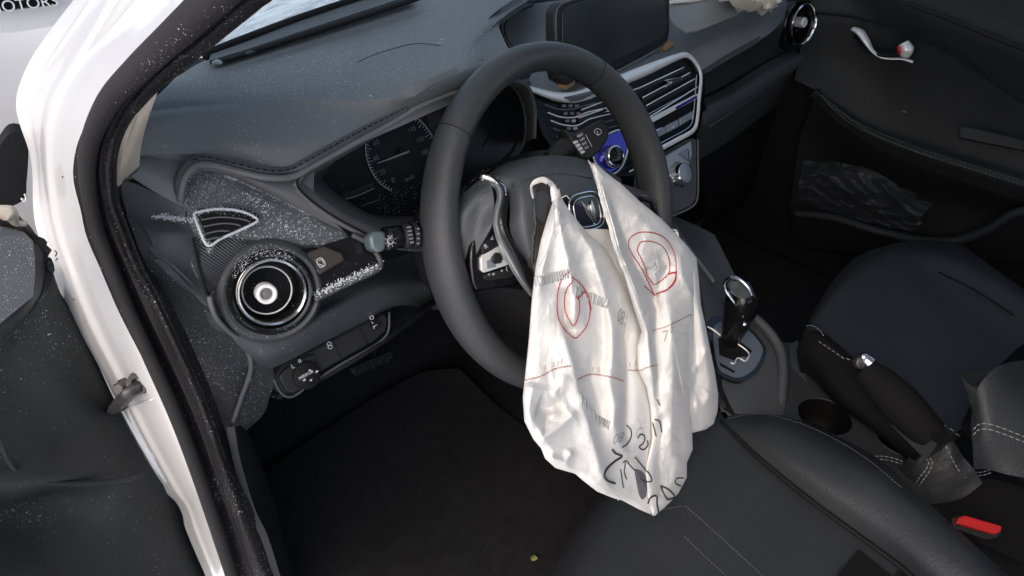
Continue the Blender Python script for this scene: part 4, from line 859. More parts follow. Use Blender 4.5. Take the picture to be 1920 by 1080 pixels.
FL_right = [
 ([(1114, 316), (1128, 372), (1146, 430), (1160, 480), (1190, 555), (1214, 625), (1222, 690), (1228, 760)], .016, 12, 16),
 ([(1141, 363), (1182, 476), (1214, 540), (1232, 580), (1228, 640), (1234, 700), (1233, 760)], -.013, 10, 12),
 ([(1256, 560), (1260, 640), (1262, 720), (1258, 800), (1259, 866)], .014, 22, 22),
 ([(1293, 600), (1292, 705), (1296, 800)], -.008, 10, 8),
 ([(1230, 470), (1252, 500), (1240, 520), (1224, 580)], -.010, 9, 12),
 ([(1180, 390), (1240, 450), (1276, 510), (1284, 560)], .008, 26, 18),
 ([(1214, 500), (1222, 530), (1229, 560)], -.008, 8, 7),
 ([(1274, 470), (1280, 520), (1300, 560)], .006, 10, 10),
 ([(1246, 770), (1236, 850), (1240, 940)], -.007, 12, 14),
 ([(1272, 850), (1262, 900), (1235, 950)], .006, 14, 14),
]
FL_wing = [([(1300, 480), (1308, 560), (1320, 640), (1330, 720), (1326, 780)], .010, 14, 16), ([(1296, 560), (1308, 690), (1300, 740)], -.006, 10, 10), ([(1334, 640), (1306, 690), (1300, 700)], .006, 6, 10), ([(1300, 760), (1318, 760), (1335, 735)], .007, 12, 12)]
p_left = bag_panel('left_panel', LEFT, MIDR, 353, 967, FL_left, .004, seed=11)
p_right = bag_panel('right_panel', MIDL, RIGHT_IN, 309, 967, FL_right, .022, seed=31, ew=18, edge=.018)
p_wing = bag_panel('side_panel', [(1262, 420), (1276, 500), (1280, 600), (1284, 700), (1284, 816)], RIGHT, 430, 812, FL_wing, .006, nu=60, nv=170, ncr=24, seed=51, ew=14, bot=12)
p_back = bag_panel('back_panel', [(1052, 420), (1045, 500), (1040, 700), (1060, 820), (1150, 900)], [(1160, 420), (1215, 500), (1230, 600), (1260, 700), (1270, 820), (1230, 900)], 430, 900, [([(1150, 480), (1170, 560), (1200, 660)], .006, 20, 20)], -.012, nu=50, nv=120, ncr=16, seed=71)
# white strap still hooked over the torn lid
tube('hooked_strip', [*W((1000, 372, .058), (997, 358, .060), (997, 348, .064), (1004, 341, .068), (1018, 337, .070), (1030, 343, .072)), bagpt(1040, 356, .006), bagpt(1043, 372, .004)], [.0012, .0022, .0028, .0034, .0036, .0034, .0042, .006], 'fabric', bag, sub=8, n=10, normal=wn, flat=.5)
tube('frayed_thread', W((1052, 371, .064), (1062, 367, .066), (1068, 373, .064), (1075, 372, .064)), .0006, 'fabric', bag, n=5)
tube('frayed_thread', W((1103, 300, .03), (1106, 306, .035), (1112, 310, .04)), [.0005, .0012, .0016], 'fabric', bag, n=5)
bt = bvh(p_left, p_right, p_wing, p_back)
def seam(pts, m_='red', r=.0005, wob=.0004, n=None, closed=False): drape_tube('stitched_ring' if m_ == 'red' else 'seam', bt, pts, r, m_, bag, n or len(pts)*10, closed, wob)
seam([(1178, 462), (1180, 448), (1192, 438), (1208, 435), (1226, 437), (1244, 445), (1257, 460), (1265, 480), (1268, 500), (1267, 518), (1260, 533), (1248, 544), (1234, 550), (1226, 553), (1217, 544), (1208, 537)], n=150)
seam([(1178, 462), (1186, 478), (1200, 498), (1211, 520), (1226, 553)], r=.0005)
seam([(1194, 468), (1200, 455), (1213, 452), (1230, 455), (1243, 463), (1252, 478), (1256, 495), (1254, 512), (1244, 523), (1226, 533), (1220, 526), (1213, 517), (1210, 503), (1203, 487), (1194, 468)], n=120)
seam([(1254, 514), (1260, 512), (1267, 511)], r=.0008)
seam([(1268, 508), (1265, 528), (1252, 542), (1240, 548)], r=.0008, wob=.0002)
seam([(1070, 507), (1058, 517), (1048, 537), (1044, 565), (1046, 592), (1054, 612), (1066, 626), (1078, 634), (1092, 622), (1102, 605), (1106, 585), (1105, 565), (1097, 545), (1086, 530), (1072, 520)], n=140)
seam([(1074, 527), (1064, 540), (1058, 560), (1060, 582), (1067, 598), (1075, 610), (1083, 595), (1086, 578), (1085, 562), (1080, 556)], n=90)
seam([(1082, 560), (1088, 553), (1097, 547), (1103, 562), (1107, 580)], r=.0008, wob=.0002)
seam([(985, 713), (1012, 706), (1040, 692), (1070, 686)], 'pinkseam', .0007); seam([(1082, 712), (1105, 702), (1130, 704), (1150, 708), (1168, 714)], 'pinkseam', .0007)
seam([(1176, 694), (1200, 694), (1216, 688), (1232, 684)], 'pinkseam', .0006); seam([(1222, 620), (1250, 612), (1290, 592), (1296, 590)], 'pinkseam', .0006)
for a in [(1020, 694), (1036, 688), (1045, 686), (1052, 682), (1110, 697), (1122, 698), (1180, 688), (1190, 684)]:
    seam([a, (a[0]+1.5, a[1]-9)], 'pinkseam', .0005, 0, 5)
seam([(1040, 385), (1038, 430), (1026, 470), (1012, 500)], 'ink', .0003, 0)
def ticks(p0, p1, n, ln, skew):
    for i in range(n):
        t = (i+.5)/n; x, y = p0[0]+(p1[0]-p0[0])*t, p0[1]+(p1[1]-p0[1])*t
        P, N = drape(bt, [(x, y), (x+skew[0]*.5, y+skew[1]*.5), (x+skew[0], y+skew[1])], .0003, 5)
        if len(P) >= 3: V, Fc = tube_geo(P, [.0011, .0007, .0012, .0006][i % 4], 4); tg.append((V, Fc))
tg = []
ticks((1001, 520), (1070, 502), 14, 0, (3, 17)); ticks((1078, 537), (1094, 543), 4, 0, (-2, 18)); ticks((1102, 548), (1142, 560), 9, 0, (-3, 17)); ticks((1086, 735), (1122, 782), 9, 0, (2, 20)); ticks((1122, 780), (1146, 790), 6, 0, (-4, 15)); ticks((1226, 492), (1238, 508), 3, 0, (-8, 8))
V, Fc = join_geo(tg); obj('printed_ruler', V, Fc, 'ink', bag)['kind'] = 'stuff'
def bag_text(s_, a, b, sz, m_='ink'):
    P, N = drape(bt, [a, ((a[0]+b[0])/2, (a[1]+b[1])/2), b], .0012, 5)
    n = N.mean(0); n /= np.linalg.norm(n); c = P[0]; V, Fc = text_geo(s_, c, P[-1]-P[0], n, sz, 0)
    tri = []; V = np.array(V)   # bend the print onto the cloth
    for i in range(len(V)):
        q = proj(V[i]); d = Vector(ray(*q)).normalized(); h = bt.ray_cast(Vector(CP), d)
        if h[0] is not None and (np.array(h[0])-V[i])@np.array(d) > -.02: V[i] = np.array(h[0])-np.array(d)*.0014
    obj('printed_number', V, Fc, m_, bag, False)
bag_text('180', (1166, 594), (1154, 584), .020); bag_text('80', (1158, 820), (1142, 824), .017); bag_text('C', (1196, 812), (1210, 808), .017); bag_text('6', (1258, 614), (1276, 606), .019); bag_text('7', (1248, 630), (1266, 622), .017)
def pen(pts, r=.0007): drape_tube('marker_stroke', bt, pts, r, 'marker', bag, len(pts)*8)
pen([(1174, 797), (1182, 805), (1183, 818), (1176, 832), (1166, 839)]); pen([(1147, 843), (1154, 850), (1165, 855), (1150, 866), (1136, 880), (1132, 893), (1140, 902), (1152, 906)], .0012)
pen([(1168, 867), (1174, 864), (1180, 872), (1190, 882)]); pen([(1172, 868), (1170, 885), (1174, 898)]); pen([(1163, 880), (1168, 914)])
pen([(1190, 857), (1204, 874), (1218, 890), (1221, 902), (1208, 902), (1198, 896)], .0008); pen([(1195, 822), (1200, 814), (1208, 818), (1206, 830), (1198, 838), (1206, 843), (1214, 834), (1213, 826)], .0008); pen([(1224, 792), (1226, 802), (1230, 818)]); pen([(1228, 786), (1236, 790), (1240, 810)], .0008); pen([(1232, 749), (1237, 760)])
pen([(1214, 944), (1220, 932), (1230, 930), (1231, 944), (1234, 960)], .0011); pen([(1238, 911), (1250, 916), (1264, 930), (1252, 936), (1244, 926), (1238, 911)], .0010); pen([(1280, 896), (1268, 897), (1266, 906), (1276, 911)], .0009); pen([(1288, 882), (1289, 888)])
P, N = drape(bt, [(1190, 880), (1200, 882), (1208, 890), (1212, 912), (1210, 930), (1204, 936), (1198, 928), (1193, 905)], .0008, 40, True)
plate('marker_smudge', list(P), Pl(P.mean(0), N.mean(0)), .0005, 'smudge', bag)

# ================================================================== STALKS
ls = thing('light_stalk', 'light switch stalk with pale square end left of the steering wheel', 'control stalk', tuple(Y(.06, (790, 440))[0]))
lp = Pl(Y(.043, (740, 450))[0], (-.2, -.8, .55))
tube('stalk_arm', [*PP(lp, (722, 447), (748, 444, -.003), (775, 441, -.010), (810, 437, -.030), (900, 424, -.070))], [.0105, .0115, .0115, .0105], 'gloss', ls, sub=8, n=16)
tube('collar', PP(lp, (755, 443), (766, 441)), .0125, 'black', ls, n=16); tube('collar', PP(lp, (772, 441), (778, 440)), .0130, 'black', ls, n=16)
plate('end_cap', [(686, 443), (696, 433), (717, 434), (720, 448), (718, 470), (704, 474), (690, 468)], lp, .018, 'steelblue', ls, lift=.008, bev=.004, seg=4)
plate('stalk_face', [(719, 432), (745, 424), (752, 436), (750, 462), (722, 472), (718, 460)], lp, .016, 'gloss', ls, lift=.0085, bev=.003)
lathe('lamp_icon', [(.0022, .0003), (.003, .0003), (.003, 0), (.0022, 0)], lp.at(732, 452, .009), lp.n, 'mark', ls, 16)
for k in range(8):
    a = k*math.pi/4; x, y, n_ = basis_n(lp.n); c_ = lp.at(732, 452, .0094); d_ = math.cos(a)*x+math.sin(a)*y
    tube('lamp_ray', [c_+d_*.0038, c_+d_*.0046, c_+d_*.0055], .0003, 'mark', ls, n=4)
for k in range(5): plate('stalk_mark', [(752+k*1.5, 427+k*7), (760+k*1.2, 426+k*7), (760+k*1.2, 429+k*7), (752+k*1.5, 430+k*7)], lp, .0004, 'markdim', ls, lift=.0138)
for k in range(4): plate('stalk_mark', [(770, 430+k*9), (776, 429+k*9), (775, 432+k*9), (771, 433+k*9)], lp, .0004, 'markdim', ls, lift=.0142)
ws = thing('wiper_stalk', 'black wiper stalk with white markings right of the hub', 'control stalk', tuple(Y(.07, (1060, 280))[0]))
wp_ = Pl(Y(.060, (1090, 262))[0], (-.3, -.75, .6))
tube('stalk_arm', PP(wp_, (1030, 300), (1055, 280), (1075, 268)), [.010, .0115, .0125], 'black', ws, sub=8, n=16)
plate('stalk_body', [(1066, 262), (1084, 246), (1108, 234), (1122, 226), (1134, 243), (1133, 262), (1118, 286), (1098, 302), (1084, 300), (1070, 280)], wp_, .020, 'black', ws, lift=.012, bev=.004, seg=4)
tube('collar', PP(wp_, (1063, 268), (1066, 266)), .0155, 'black', ws, n=18)
for k in range(4): plate('stalk_mark', [(1061+k*4.5, 271+k*6), (1069+k*4.2, 268+k*6), (1072+k*4.2, 272+k*6), (1064+k*4.5, 276+k*6)], wp_, .0005, 'mark', ws, lift=.0165)
for k, s_ in enumerate(('MIST', 'OFF', 'INT', 'LO')): text('lettering', s_, wp_, (1088+k*4, 254+k*7.5), (1108+k*4, 244+k*7.5), .0042, 'mark', ws, .0126)
tube('marking_line', PP(wp_, (1098, 252), (1104, 264), (1110, 275), lift=.0124), .0004, 'mark', ws, n=4)
tube('wiper_icon', PP(wp_, (1114, 247), (1120, 241), (1128, 246), (1122, 253), lift=.0124), .0004, 'mark', ws, n=4, closed=True); tube('wiper_icon', PP(wp_, (1121, 255), (1121, 249), (1119, 246), lift=.0124), .0004, 'mark', ws, n=4)

# ================================================================== TOUCHSCREEN and its two wooden blocks
_a, _b = Z(.041, (1060, 158))[0], Z(.016, (1248, 84))[0]
scp = Pl(_a, np.cross(_b-_a, np.array((0, .24, .97)))*1.0)
if scp.n[1] > 0: scp = Pl(_a, -scp.n)
scr = thing('touchscreen', 'dark dusty tablet style touchscreen propped up on the centre tray', 'screen', tuple(scp.at(1150, 150)))
sq = [(1041, 22), (1048, 8), (1062, 2), (1090, -6), (1150, -26), (1235, -50), (1252, -46), (1256, -30), (1256, 60), (1252, 78), (1244, 84), (1120, 150), (1060, 158), (1046, 150), (1042, 130)]
cas = plate('casing', sq, scp, .016, 'black', scr, bev=.003, seg=3)
plate('display_glass', [(1054, 24), (1064, 12), (1150, -16), (1236, -40), (1247, -34), (1249, 56), (1240, 70), (1118, 132), (1066, 142), (1054, 132)], scp, .003, 'screen', scr, lift=.0012, bev=.0008)
tube('casing_edge', PP(scp, (1047, 132), (1044, 90), (1043, 24), (1052, 8), (1090, -4), (1160, -28), lift=.0), .0012, 'trim', scr, n=6)
tube('bottom_edge', PP(scp, (1120, 152), (1190, 116), (1246, 86), lift=.001), .0009, 'greysilver', scr, n=6)
plate('screen_foot', [(1044, 145), (1066, 138), (1078, 150), (1062, 158), (1048, 154)], scp, .012, 'black', scr, lift=.003, bev=.001)
tp = Pl(tray_c := Z(.036, (1060, 160))[0], (0, -.1, 1))
wb1 = plate('wooden_block', [(1044, 156), (1058, 151), (1078, 153), (1077, 158), (1062, 166), (1044, 162)], Pl(tp.at(1060, 160), (0, -.1, 1)), .006, 'wood', None, lift=.004, bev=.0008)
tag(wb1, 'small bare wooden block under the left lower corner of the screen', 'wooden block', 'wooden blocks propping the screen')
tp2 = Pl(Z(.012, (1250, 88))[0], (0, -.1, 1))
wb2 = plate('wooden_block', [(1240, 86), (1251, 79), (1262, 82), (1262, 87), (1250, 93), (1240, 92)], tp2, .006, 'wood', None, lift=.004, bev=.0008)
tag(wb2, 'small bare wooden block under the right lower corner of the screen', 'wooden block', 'wooden blocks propping the screen')

# ================================================================== CENTRE STACK
stk = thing('centre_stack', 'gloss black centre control stack framed by a silver strip', 'centre stack', (.38, .15, -.1))
sp = Pl(axis_hit('x', .56, 1312, 135), (0, -.86, .5))
plate('stack_face', [(990, 168), (1030, 180), (1075, 188), (1110, 178), (1200, 142), (1286, 108), (1300, 115), (1312, 140), (1306, 235), (1296, 250), (1235, 290), (1200, 330), (1140, 330), (1060, 310), (1020, 250), (1005, 200)], sp, .03, 'stackblack', stk, lift=-.003)
tube('silver_frame', PP(sp, (984, 162), (1005, 170), (1040, 180), (1070, 183), (1095, 178), (1130, 164), (1200, 136), (1275, 105), (1290, 104), (1303, 116), (1314, 138), (1311, 185), (1306, 232), (1298, 246), (1270, 262), (1238, 279), (1215, 290), lift=.004), [.003, .0055, .0075, .0085, .008, .0085, .0085, .0075, .006, .0045, .004, .004, .004, .004, .004, .004, .0035], 'satin', stk, sub=10, n=12, normal=sp.n, flat=.45)
tube('frame_highlight', PP(sp, (1306, 140), (1303, 180), (1298, 228), (1290, 240), (1262, 256), (1232, 272), lift=.003), .0012, 'chrome', stk, n=6)
for k, (a, b) in enumerate((((1196, 166), (1283, 126)), ((1205, 183), (1294, 136)), ((1212, 198), (1304, 147)), ((1090, 206), (1200, 164)), ((1085, 221), (1196, 182)))):
    m_ = ((a[0]+b[0])/2, (a[1]+b[1])/2); tube('vent_slat', PP(sp, a, m_, b, lift=.004), .0011, 'satin', stk, n=6, normal=sp.n, flat=.5)
    tube('slat_body', PP(sp, (a[0], a[1]+6), (m_[0], m_[1]+6), (b[0], b[1]+6), lift=.001), .0035, 'black', stk, n=6, normal=sp.n, flat=.5)
tube('vent_frame', PP(sp, (1214, 222), (1260, 193), (1308, 163), lift=.003), .0012, 'satin', stk, n=6)
plate('vent_tab', [(1236, 153), (1268, 146), (1271, 151), (1252, 158), (1240, 166), (1250, 157)], sp, .006, 'chrome', stk, lift=.010, bev=.0008)
plate('vent_tab', [(1124, 206), (1140, 202), (1145, 206), (1136, 212), (1122, 213), (1132, 209)], sp, .006, 'chrome', stk, lift=.010, bev=.0008)
plate('trim_bar', [(1216, 222), (1304, 176), (1306, 184), (1219, 231)], sp, .004, 'bright', stk, lift=.004, bev=.0008)
plate('blue_strip', [(1262, 202), (1302, 180), (1303, 184), (1264, 206)], sp, .002, 'blue', stk, lift=.0045)
tube('trim_line', PP(sp, (1212, 216), (1260, 190), (1306, 166), lift=.003), .0008, 'chrome', stk, n=5)
for a in ([(1228, 246), (1244, 238), (1246, 250), (1231, 258)], [(1247, 236), (1268, 225), (1270, 238), (1249, 249)], [(1272, 223), (1298, 208), (1296, 222), (1273, 236)]):
    plate('climate_button', a, sp, .004, 'greysilver', stk, lift=.003, bev=.0008)
plate('button_icon', [(1256, 238), (1260, 236), (1261, 240), (1257, 241)], sp, .0004, 'mark', stk, lift=.0035)
# ribbed side display left of the wheel's right rim
for k in range(5):
    x0, y0 = 1022+k*5.5, 196+k*15
    tube('display_rib', PP(sp, (x0, y0), (x0+22, y0+8), (x0+50, y0+9), (1100+k*3, y0+1-k*2), (1180, 182+k*12), lift=.004-k*.0004), .0010, 'satin' if k in (1, 2) else 'trim', stk, n=6, normal=sp.n, flat=.5)
for k in range(4):
    x0, y0 = 1070+k*3, 197+k*14
    for j in range(2 if k > 1 else 3): plate('display_mark', [(x0-18+j*12, y0), (x0-11+j*12, y0-1), (x0-10+j*12, y0+4), (x0-17+j*12, y0+5)], sp, .0004, 'mark' if j and k > 1 else 'markdim', stk, lift=.002)
plate('warning_mark', [(1076, 218), (1082, 216), (1082, 221), (1076, 223)], sp, .0005, 'red', stk, lift=.0026)
# blue start plate with knob
kp = Pl(sp.at(1150, 290, .012), (-.15, -.82, .55))
bl = plate('start_plate', [(1113, 283), (1118, 268), (1140, 252), (1160, 244), (1168, 245), (1172, 258), (1176, 272), (1172, 296), (1162, 314), (1148, 324), (1134, 322), (1120, 306)], kp, .008, 'blue', stk, lift=0, bev=.0015)
tube('plate_rim', PP(kp, (1170, 246), (1158, 244), (1136, 254), (1117, 268), (1111, 284), (1118, 308), (1134, 324), (1150, 326), (1165, 314), (1175, 290), (1178, 270), lift=.001), .0013, 'satin', bl, n=6)
kc = kp.at(1145, 295)
lathe('knob_body', [(.0165, -.002), (.0165, .009), (.0155, .0115), (.013, .0125)], kc, kp.n, 'chrome', bl, 48)
lathe('knob_cap', [(0, .0155), (.006, .0152), (.010, .0142), (.0125, .0125), (.0130, .006)], kc, kp.n, 'gloss', bl, 48)
lathe('knob_ring', [(.0125, .0115), (.0135, .0130), (.0145, .0120)], kc, kp.n, 'chrome', bl, 48)
for k, (a, b) in enumerate((((1180, 268), (1240, 240)), ((1186, 292), (1212, 280)), ((1188, 306), (1218, 292)), ((1180, 322), (1220, 302)))):
    tube('lower_rib', PP(sp, a, ((a[0]+b[0])/2, (a[1]+b[1])/2), b, lift=.006), .0022 if k in (1, 2) else .0012, 'satin', stk, n=6, normal=sp.n, flat=.5)
# lower grey panel with hazard triangle, volume knob and pad
lpn = Pl(axis_hit('x', .46, 1278, 330), (-.05, -.80, .60))
low = plate('lower_fascia', [(1218, 300), (1238, 292), (1294, 262), (1300, 258), (1306, 262), (1307, 330), (1306, 372), (1296, 386), (1258, 404), (1225, 420), (1200, 400), (1205, 330)], lpn, .02, 'dash2', stk, bev=.002)
plate('control_plate', [(1222, 306), (1240, 296), (1294, 265), (1296, 290), (1290, 312), (1258, 330), (1230, 345), (1215, 335)], lpn, .004, 'plate', low, lift=.002, bev=.001)
tube('hazard_triangle', PP(lpn, (1273, 289), (1291, 280), (1294, 303), lift=.0035), .0007, 'deep', low, sub=1, n=5, closed=True)
plate('hazard_button', [(1275, 290), (1290, 282), (1292, 301)], lpn, .002, 'greysilver', low, lift=.0032)
vk = lpn.at(1272, 328, .003)
lathe('volume_knob', [(.021, -.004), (.021, .002), (.0185, .004), (.0178, .014), (.0165, .016)], vk, lpn.n, 'chrome', low, 48)
lathe('knob_face', [(0, .0162), (.014, .0162), (.0162, .0150), (.0165, .012)], vk, lpn.n, 'greysilver', low, 40)
tube('fascia_edge', PP(lpn, (1308, 262), (1309, 330), (1307, 374), (1297, 388), (1258, 406), lift=.0), .0018, 'trim', low, n=6)

# ================================================================== CENTRE CONSOLE
con = thing('centre_console', 'dark centre console with gear plate and empty cup holders', 'centre console', (.36, -.2, -.5))
cpl = Pl(axis_hit('x', .36, 1380, 660), (0, -.25, 1))
cz = cpl
side_l = sheet('console_flank', [[cz.at(1255, 415), cz.at(1290, 470), cz.at(1330, 540), cz.at(1340, 640), cz.at(1340, 730), cz.at(1365, 775), cz.at(1480, 800)], [np.array((.24, .10, -.40)), np.array((.235, .0, -.42)), np.array((.23, -.08, -.44)), np.array((.225, -.15, -.46)), np.array((.22, -.22, -.46)), np.array((.22, -.3, -.46)), np.array((.22, -.5, -.46))]], 'black', con, nu=30, nv=8, th=.006)
ctop = sheet('console_top', [
 PP(cz, (1250, 400, .03), (1300, 420, .0), (1340, 440, -.0)),
 PP(cz, (1290, 470, .012), (1325, 500), (1400, 560)),
 PP(cz, (1315, 540, .004), (1360, 580), (1435, 625)),
 PP(cz, (1330, 660, 0), (1390, 650), (1462, 672)),
 PP(cz, (1345, 735, 0), (1400, 730), (1470, 720)),
 PP(cz, (1352, 772, -.012), (1400, 778), (1468, 778))], 'dash2', con, nu=30, nv=50, th=.01)
tube('left_rail', PP(cz, (1262, 418, .02), (1280, 450, .012), (1310, 490, .006), (1340, 530, .004)), .004, 'steelblue', con, n=8)
rail = tube('right_rail', PP(cz, (1360, 560, .006), (1400, 585, .008), (1440, 620, .009), (1462, 655, .008), (1468, 690, .006), (1466, 730, .0), (1462, 775, -.01)), .008, 'dash2', con, sub=8, n=12)
gpl = plate('gear_plate', [(1326, 604), (1345, 596), (1385, 606), (1412, 628), (1432, 655), (1432, 672), (1418, 700), (1395, 716), (1378, 720), (1355, 712), (1338, 700), (1328, 660)], cz, .006, 'gloss', con, lift=.006, curve=50)
plate('gear_surround', [(1334, 622), (1346, 610), (1384, 616), (1406, 632), (1424, 656), (1424, 670), (1412, 694), (1392, 710), (1378, 713), (1358, 706), (1344, 696), (1336, 660)], cz, .004, 'greysilver', gpl, lift=.0085, curve=50).data.materials[0] = mat('blue_grey_plate', (.13, .155, .185), .4, .5, .2, var=.08)
plate('gear_slot', [(1342, 640), (1374, 640), (1405, 664), (1398, 676), (1386, 674), (1378, 684), (1360, 678), (1344, 672)], cz, .004, 'deep', gpl, lift=.0092)
tube('slot_rim', PP(cz, (1372, 640), (1388, 648), (1404, 662), (1402, 672), (1396, 677), (1388, 672), (1382, 672), (1376, 682), (1370, 680), lift=.0098), .0013, 'satin', gpl, sub=3, n=6)
plate('shift_indicator', [(1344, 686), (1373, 702), (1372, 706), (1346, 692)], cz, .002, 'deep', gpl, lift=.0092)
tube('plate_glint', PP(cz, (1326, 612), (1340, 620), (1352, 630), lift=.010), [.001, .002, .001], 'satin', gpl, n=6)
# rear part with cup holders
cz2 = Pl(axis_hit('x', .36, 1545, 780), (0, .06, 1))
def ellp(cx, cy, a, b, rot, n=40): return [(cx+a*math.cos(t)*math.cos(rot)-b*math.sin(t)*math.sin(rot), cy+a*math.cos(t)*math.sin(rot)+b*math.sin(t)*math.cos(rot)) for t in np.linspace(0, 2*math.pi, n, endpoint=False)]
tray2 = sheet('cup_tray', [PP(cz2, (1464, 640), (1440, 780), (1500, 860), (1600, 960)), PP(cz2, (1500, 648), (1490, 770), (1560, 850), (1660, 960)), PP(cz2, (1560, 690), (1580, 770), (1640, 840), (1700, 940)), PP(cz2, (1640, 745), (1670, 800), (1710, 850), (1760, 920)), PP(cz2, (1740, 815), (1760, 840), (1780, 880), (1800, 920))], 'console', con, nu=110, nv=110, th=.003)
def cut_px(o, poly):
    bm = bmesh.new(); bm.from_mesh(o.data)
    C_ = np.array([f.calc_center_median()[:] for f in bm.faces]); Q = proj(C_); fs = list(bm.faces)
    bmesh.ops.delete(bm, geom=[fs[k] for k in range(len(fs)) if inpoly(Q[k][0], Q[k][1], poly)], context='FACES'); bm.to_mesh(o.data); bm.free()
for cx_, cy_, a_, b_ in ((1547, 782, 54, 31), (1700, 838, 58, 18)):
    ep_ = ellp(cx_, cy_, a_, b_, .38); cut_px(tray2, ep_); P = np.array(PP(cz2, *ellp(cx_, cy_, a_*1.02, b_*1.02, .38))); n_ = len(P); c_ = P.mean(0)
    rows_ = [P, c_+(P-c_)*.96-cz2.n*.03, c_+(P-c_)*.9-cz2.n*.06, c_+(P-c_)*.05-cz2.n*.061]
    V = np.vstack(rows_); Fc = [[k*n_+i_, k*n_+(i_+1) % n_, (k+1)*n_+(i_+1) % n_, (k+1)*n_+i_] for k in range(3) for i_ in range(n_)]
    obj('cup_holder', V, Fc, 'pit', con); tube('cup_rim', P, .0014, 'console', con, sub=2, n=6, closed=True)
plate('tray_glint', [(1478, 650), (1495, 640), (1512, 715), (1482, 688)], cz2, .004, 'dash2', con, lift=.003)
# armrest box
arm = thing('armrest', 'padded dark leather centre armrest with double pale stitching', 'armrest', (.36, -.5, -.3))
aG = sheet('cushion', [X(.36, (1820, 790, .30), (1835, 725, .31), (1870, 688, .34), (1935, 675, .42), (2010, 680, .46)), X(.30, (1822, 815, .29), (1845, 770, .295), (1885, 745, .32), (1940, 740, .36), (2010, 745, .40)), X(.30, (1824, 840, .285), (1850, 805, .285), (1890, 800, .30), (1940, 812, .32), (2010, 830, .36)), X(.29, (1826, 880, .285), (1850, 880, .28), (1890, 890, .28), (1940, 900, .29), (2010, 920, .30))], 'leather', arm, nu=30, nv=26, th=.05)
at_ = bvh(aG)
for o_ in (0, 10):
    P, N = drape(at_, [(1826, 806+o_), (1834, 797+o_), (1850, 794+o_), (1880, 803+o_), (1918, 818+o_), (1960, 834+o_)], .0006, 60); stitches('stitching', P, 'thread', arm, .006, .002, .0007)

# ================================================================== GEAR LEVER
gl = thing('gear_lever', 'glossy black gear lever with bright loop trim on its knob', 'gear lever', tuple(cz.at(1366, 672)))
def GX(*p): return X(.36, *p)
tube('lever_shaft', GX((1352, 672), (1360, 650), (1366, 636)), [.008, .007, .009], 'metal', gl, n=10)
tube('lever_boot', GX((1340, 690), (1352, 676), (1362, 664)), [.007, .012, .010], 'deep', gl, n=12)
knob = tube('knob', GX((1364, 650), (1374, 622), (1384, 596), (1391, 568), (1389, 546), (1385, 530)), [.011, .017, .021, .0245, .025, .016], 'gloss', gl, sub=8, n=20)
tube('knob_trim', X(.325, (1378, 570), (1362, 545), (1360, 530), (1370, 521), (1385, 523), (1402, 538), (1411, 556)), [.0012, .003, .0034, .003, .0026, .0024, .0012], 'chrome', gl, sub=8, n=8)
plate('knob_badge', [(1366, 532), (1384, 527), (1402, 543), (1407, 556), (1384, 558)], Pl(X(.322, (1385, 545))[0], (-.6, -.5, .6)), .006, 'badge', gl, curve=30)
tube('knob_glint', X(.320, (1374, 552), (1382, 556), (1388, 558)), [.0004, .0012, .0005], 'chrome', gl, n=6)
lathe('release_button', [(0, .004), (.003, .003), (.004, -.002)], X(.335, (1396, 608))[0], (-.7, -.6, .3), 'chrome', gl, 16)

# ================================================================== HANDBRAKE
hb = thing('handbrake', 'leather wrapped handbrake with bright button and stitched gaiter', 'handbrake', tuple(axis_hit('x', .34, 1745, 900)))
hpts = X(.318, (1618, 690), (1650, 718), (1690, 758), (1725, 795), (1748, 815))
grip = tube('grip', hpts, [.016, .023, .026, .025, .021], 'seatcloth', hb, sub=8, n=18)
tube('button', X(.318, (1632, 682), (1620, 670), (1618, 664)), [.009, .008, .005], 'chrome', hb, sub=6, n=14)
plate('button_shroud', [(1606, 684), (1608, 672), (1618, 666), (1632, 672), (1642, 690), (1630, 694), (1612, 692)], Pl(X(.315, (1622, 682))[0], (-.5, -.6, .6)), .01, 'metal', hb, bev=.002)
gait = sheet('gaiter', [
 X(.34, (1706, 828), (1722, 832), (1742, 826), (1760, 812), (1768, 800)),
 X(.33, (1700, 860, .33), (1722, 858, .325), (1745, 850, .33), (1766, 838, .34), (1780, 820, .35)),
 X(.33, (1670, 880, .34), (1710, 890, .32), (1745, 885, .325), (1780, 870, .335), (1802, 850, .35)),
 X(.33, (1640, 870, .36), (1700, 915, .33), (1740, 925, .32), (1790, 915, .33), (1828, 885, .35)),
 X(.33, (1640, 880, .36), (1700, 935, .33), (1735, 945, .32), (1800, 935, .33), (1840, 905, .35))], 'leather', hb, nu=30, nv=26, th=.004, disp=crumple(.012, 1.3))
gt = bvh(gait)
def hst(pts, n=50):
    P, N = drape(gt, pts, .0006, n)
    if len(P) > 4: stitches('stitching', P, 'thread', hb, .005, .0018, .0008)
hst([(1710, 828), (1725, 832), (1745, 824), (1764, 806)]); hst([(1712, 838), (1726, 841), (1748, 833), (1766, 815)])
hst([(1716, 842), (1730, 855), (1741, 865), (1736, 880), (1722, 898), (1712, 918)]); hst([(1722, 842), (1737, 855), (1748, 864), (1742, 884), (1728, 904), (1718, 922)])
hst([(1766, 818), (1778, 845), (1790, 870), (1802, 890)])
for o_ in (0, 6): stitches('stitching', PP(Pl(axis_hit('x', .34, 1690, 865), (-.3, -.2, 1)), (1632, 855+o_), (1660, 856+o_), (1685, 862+o_), (1705, 870+o_), (1722, 866+o_)), 'thread', hb, .005, .0018, .0008)
for o_ in (0, 6): stitches('stitching', PP(Pl(axis_hit('x', .34, 1800, 888), (-.3, -.2, 1)), (1808, 890+o_), (1825, 886+o_), (1842, 885+o_), (1865, 878+o_)), 'thread', hb, .005, .0018, .0008)
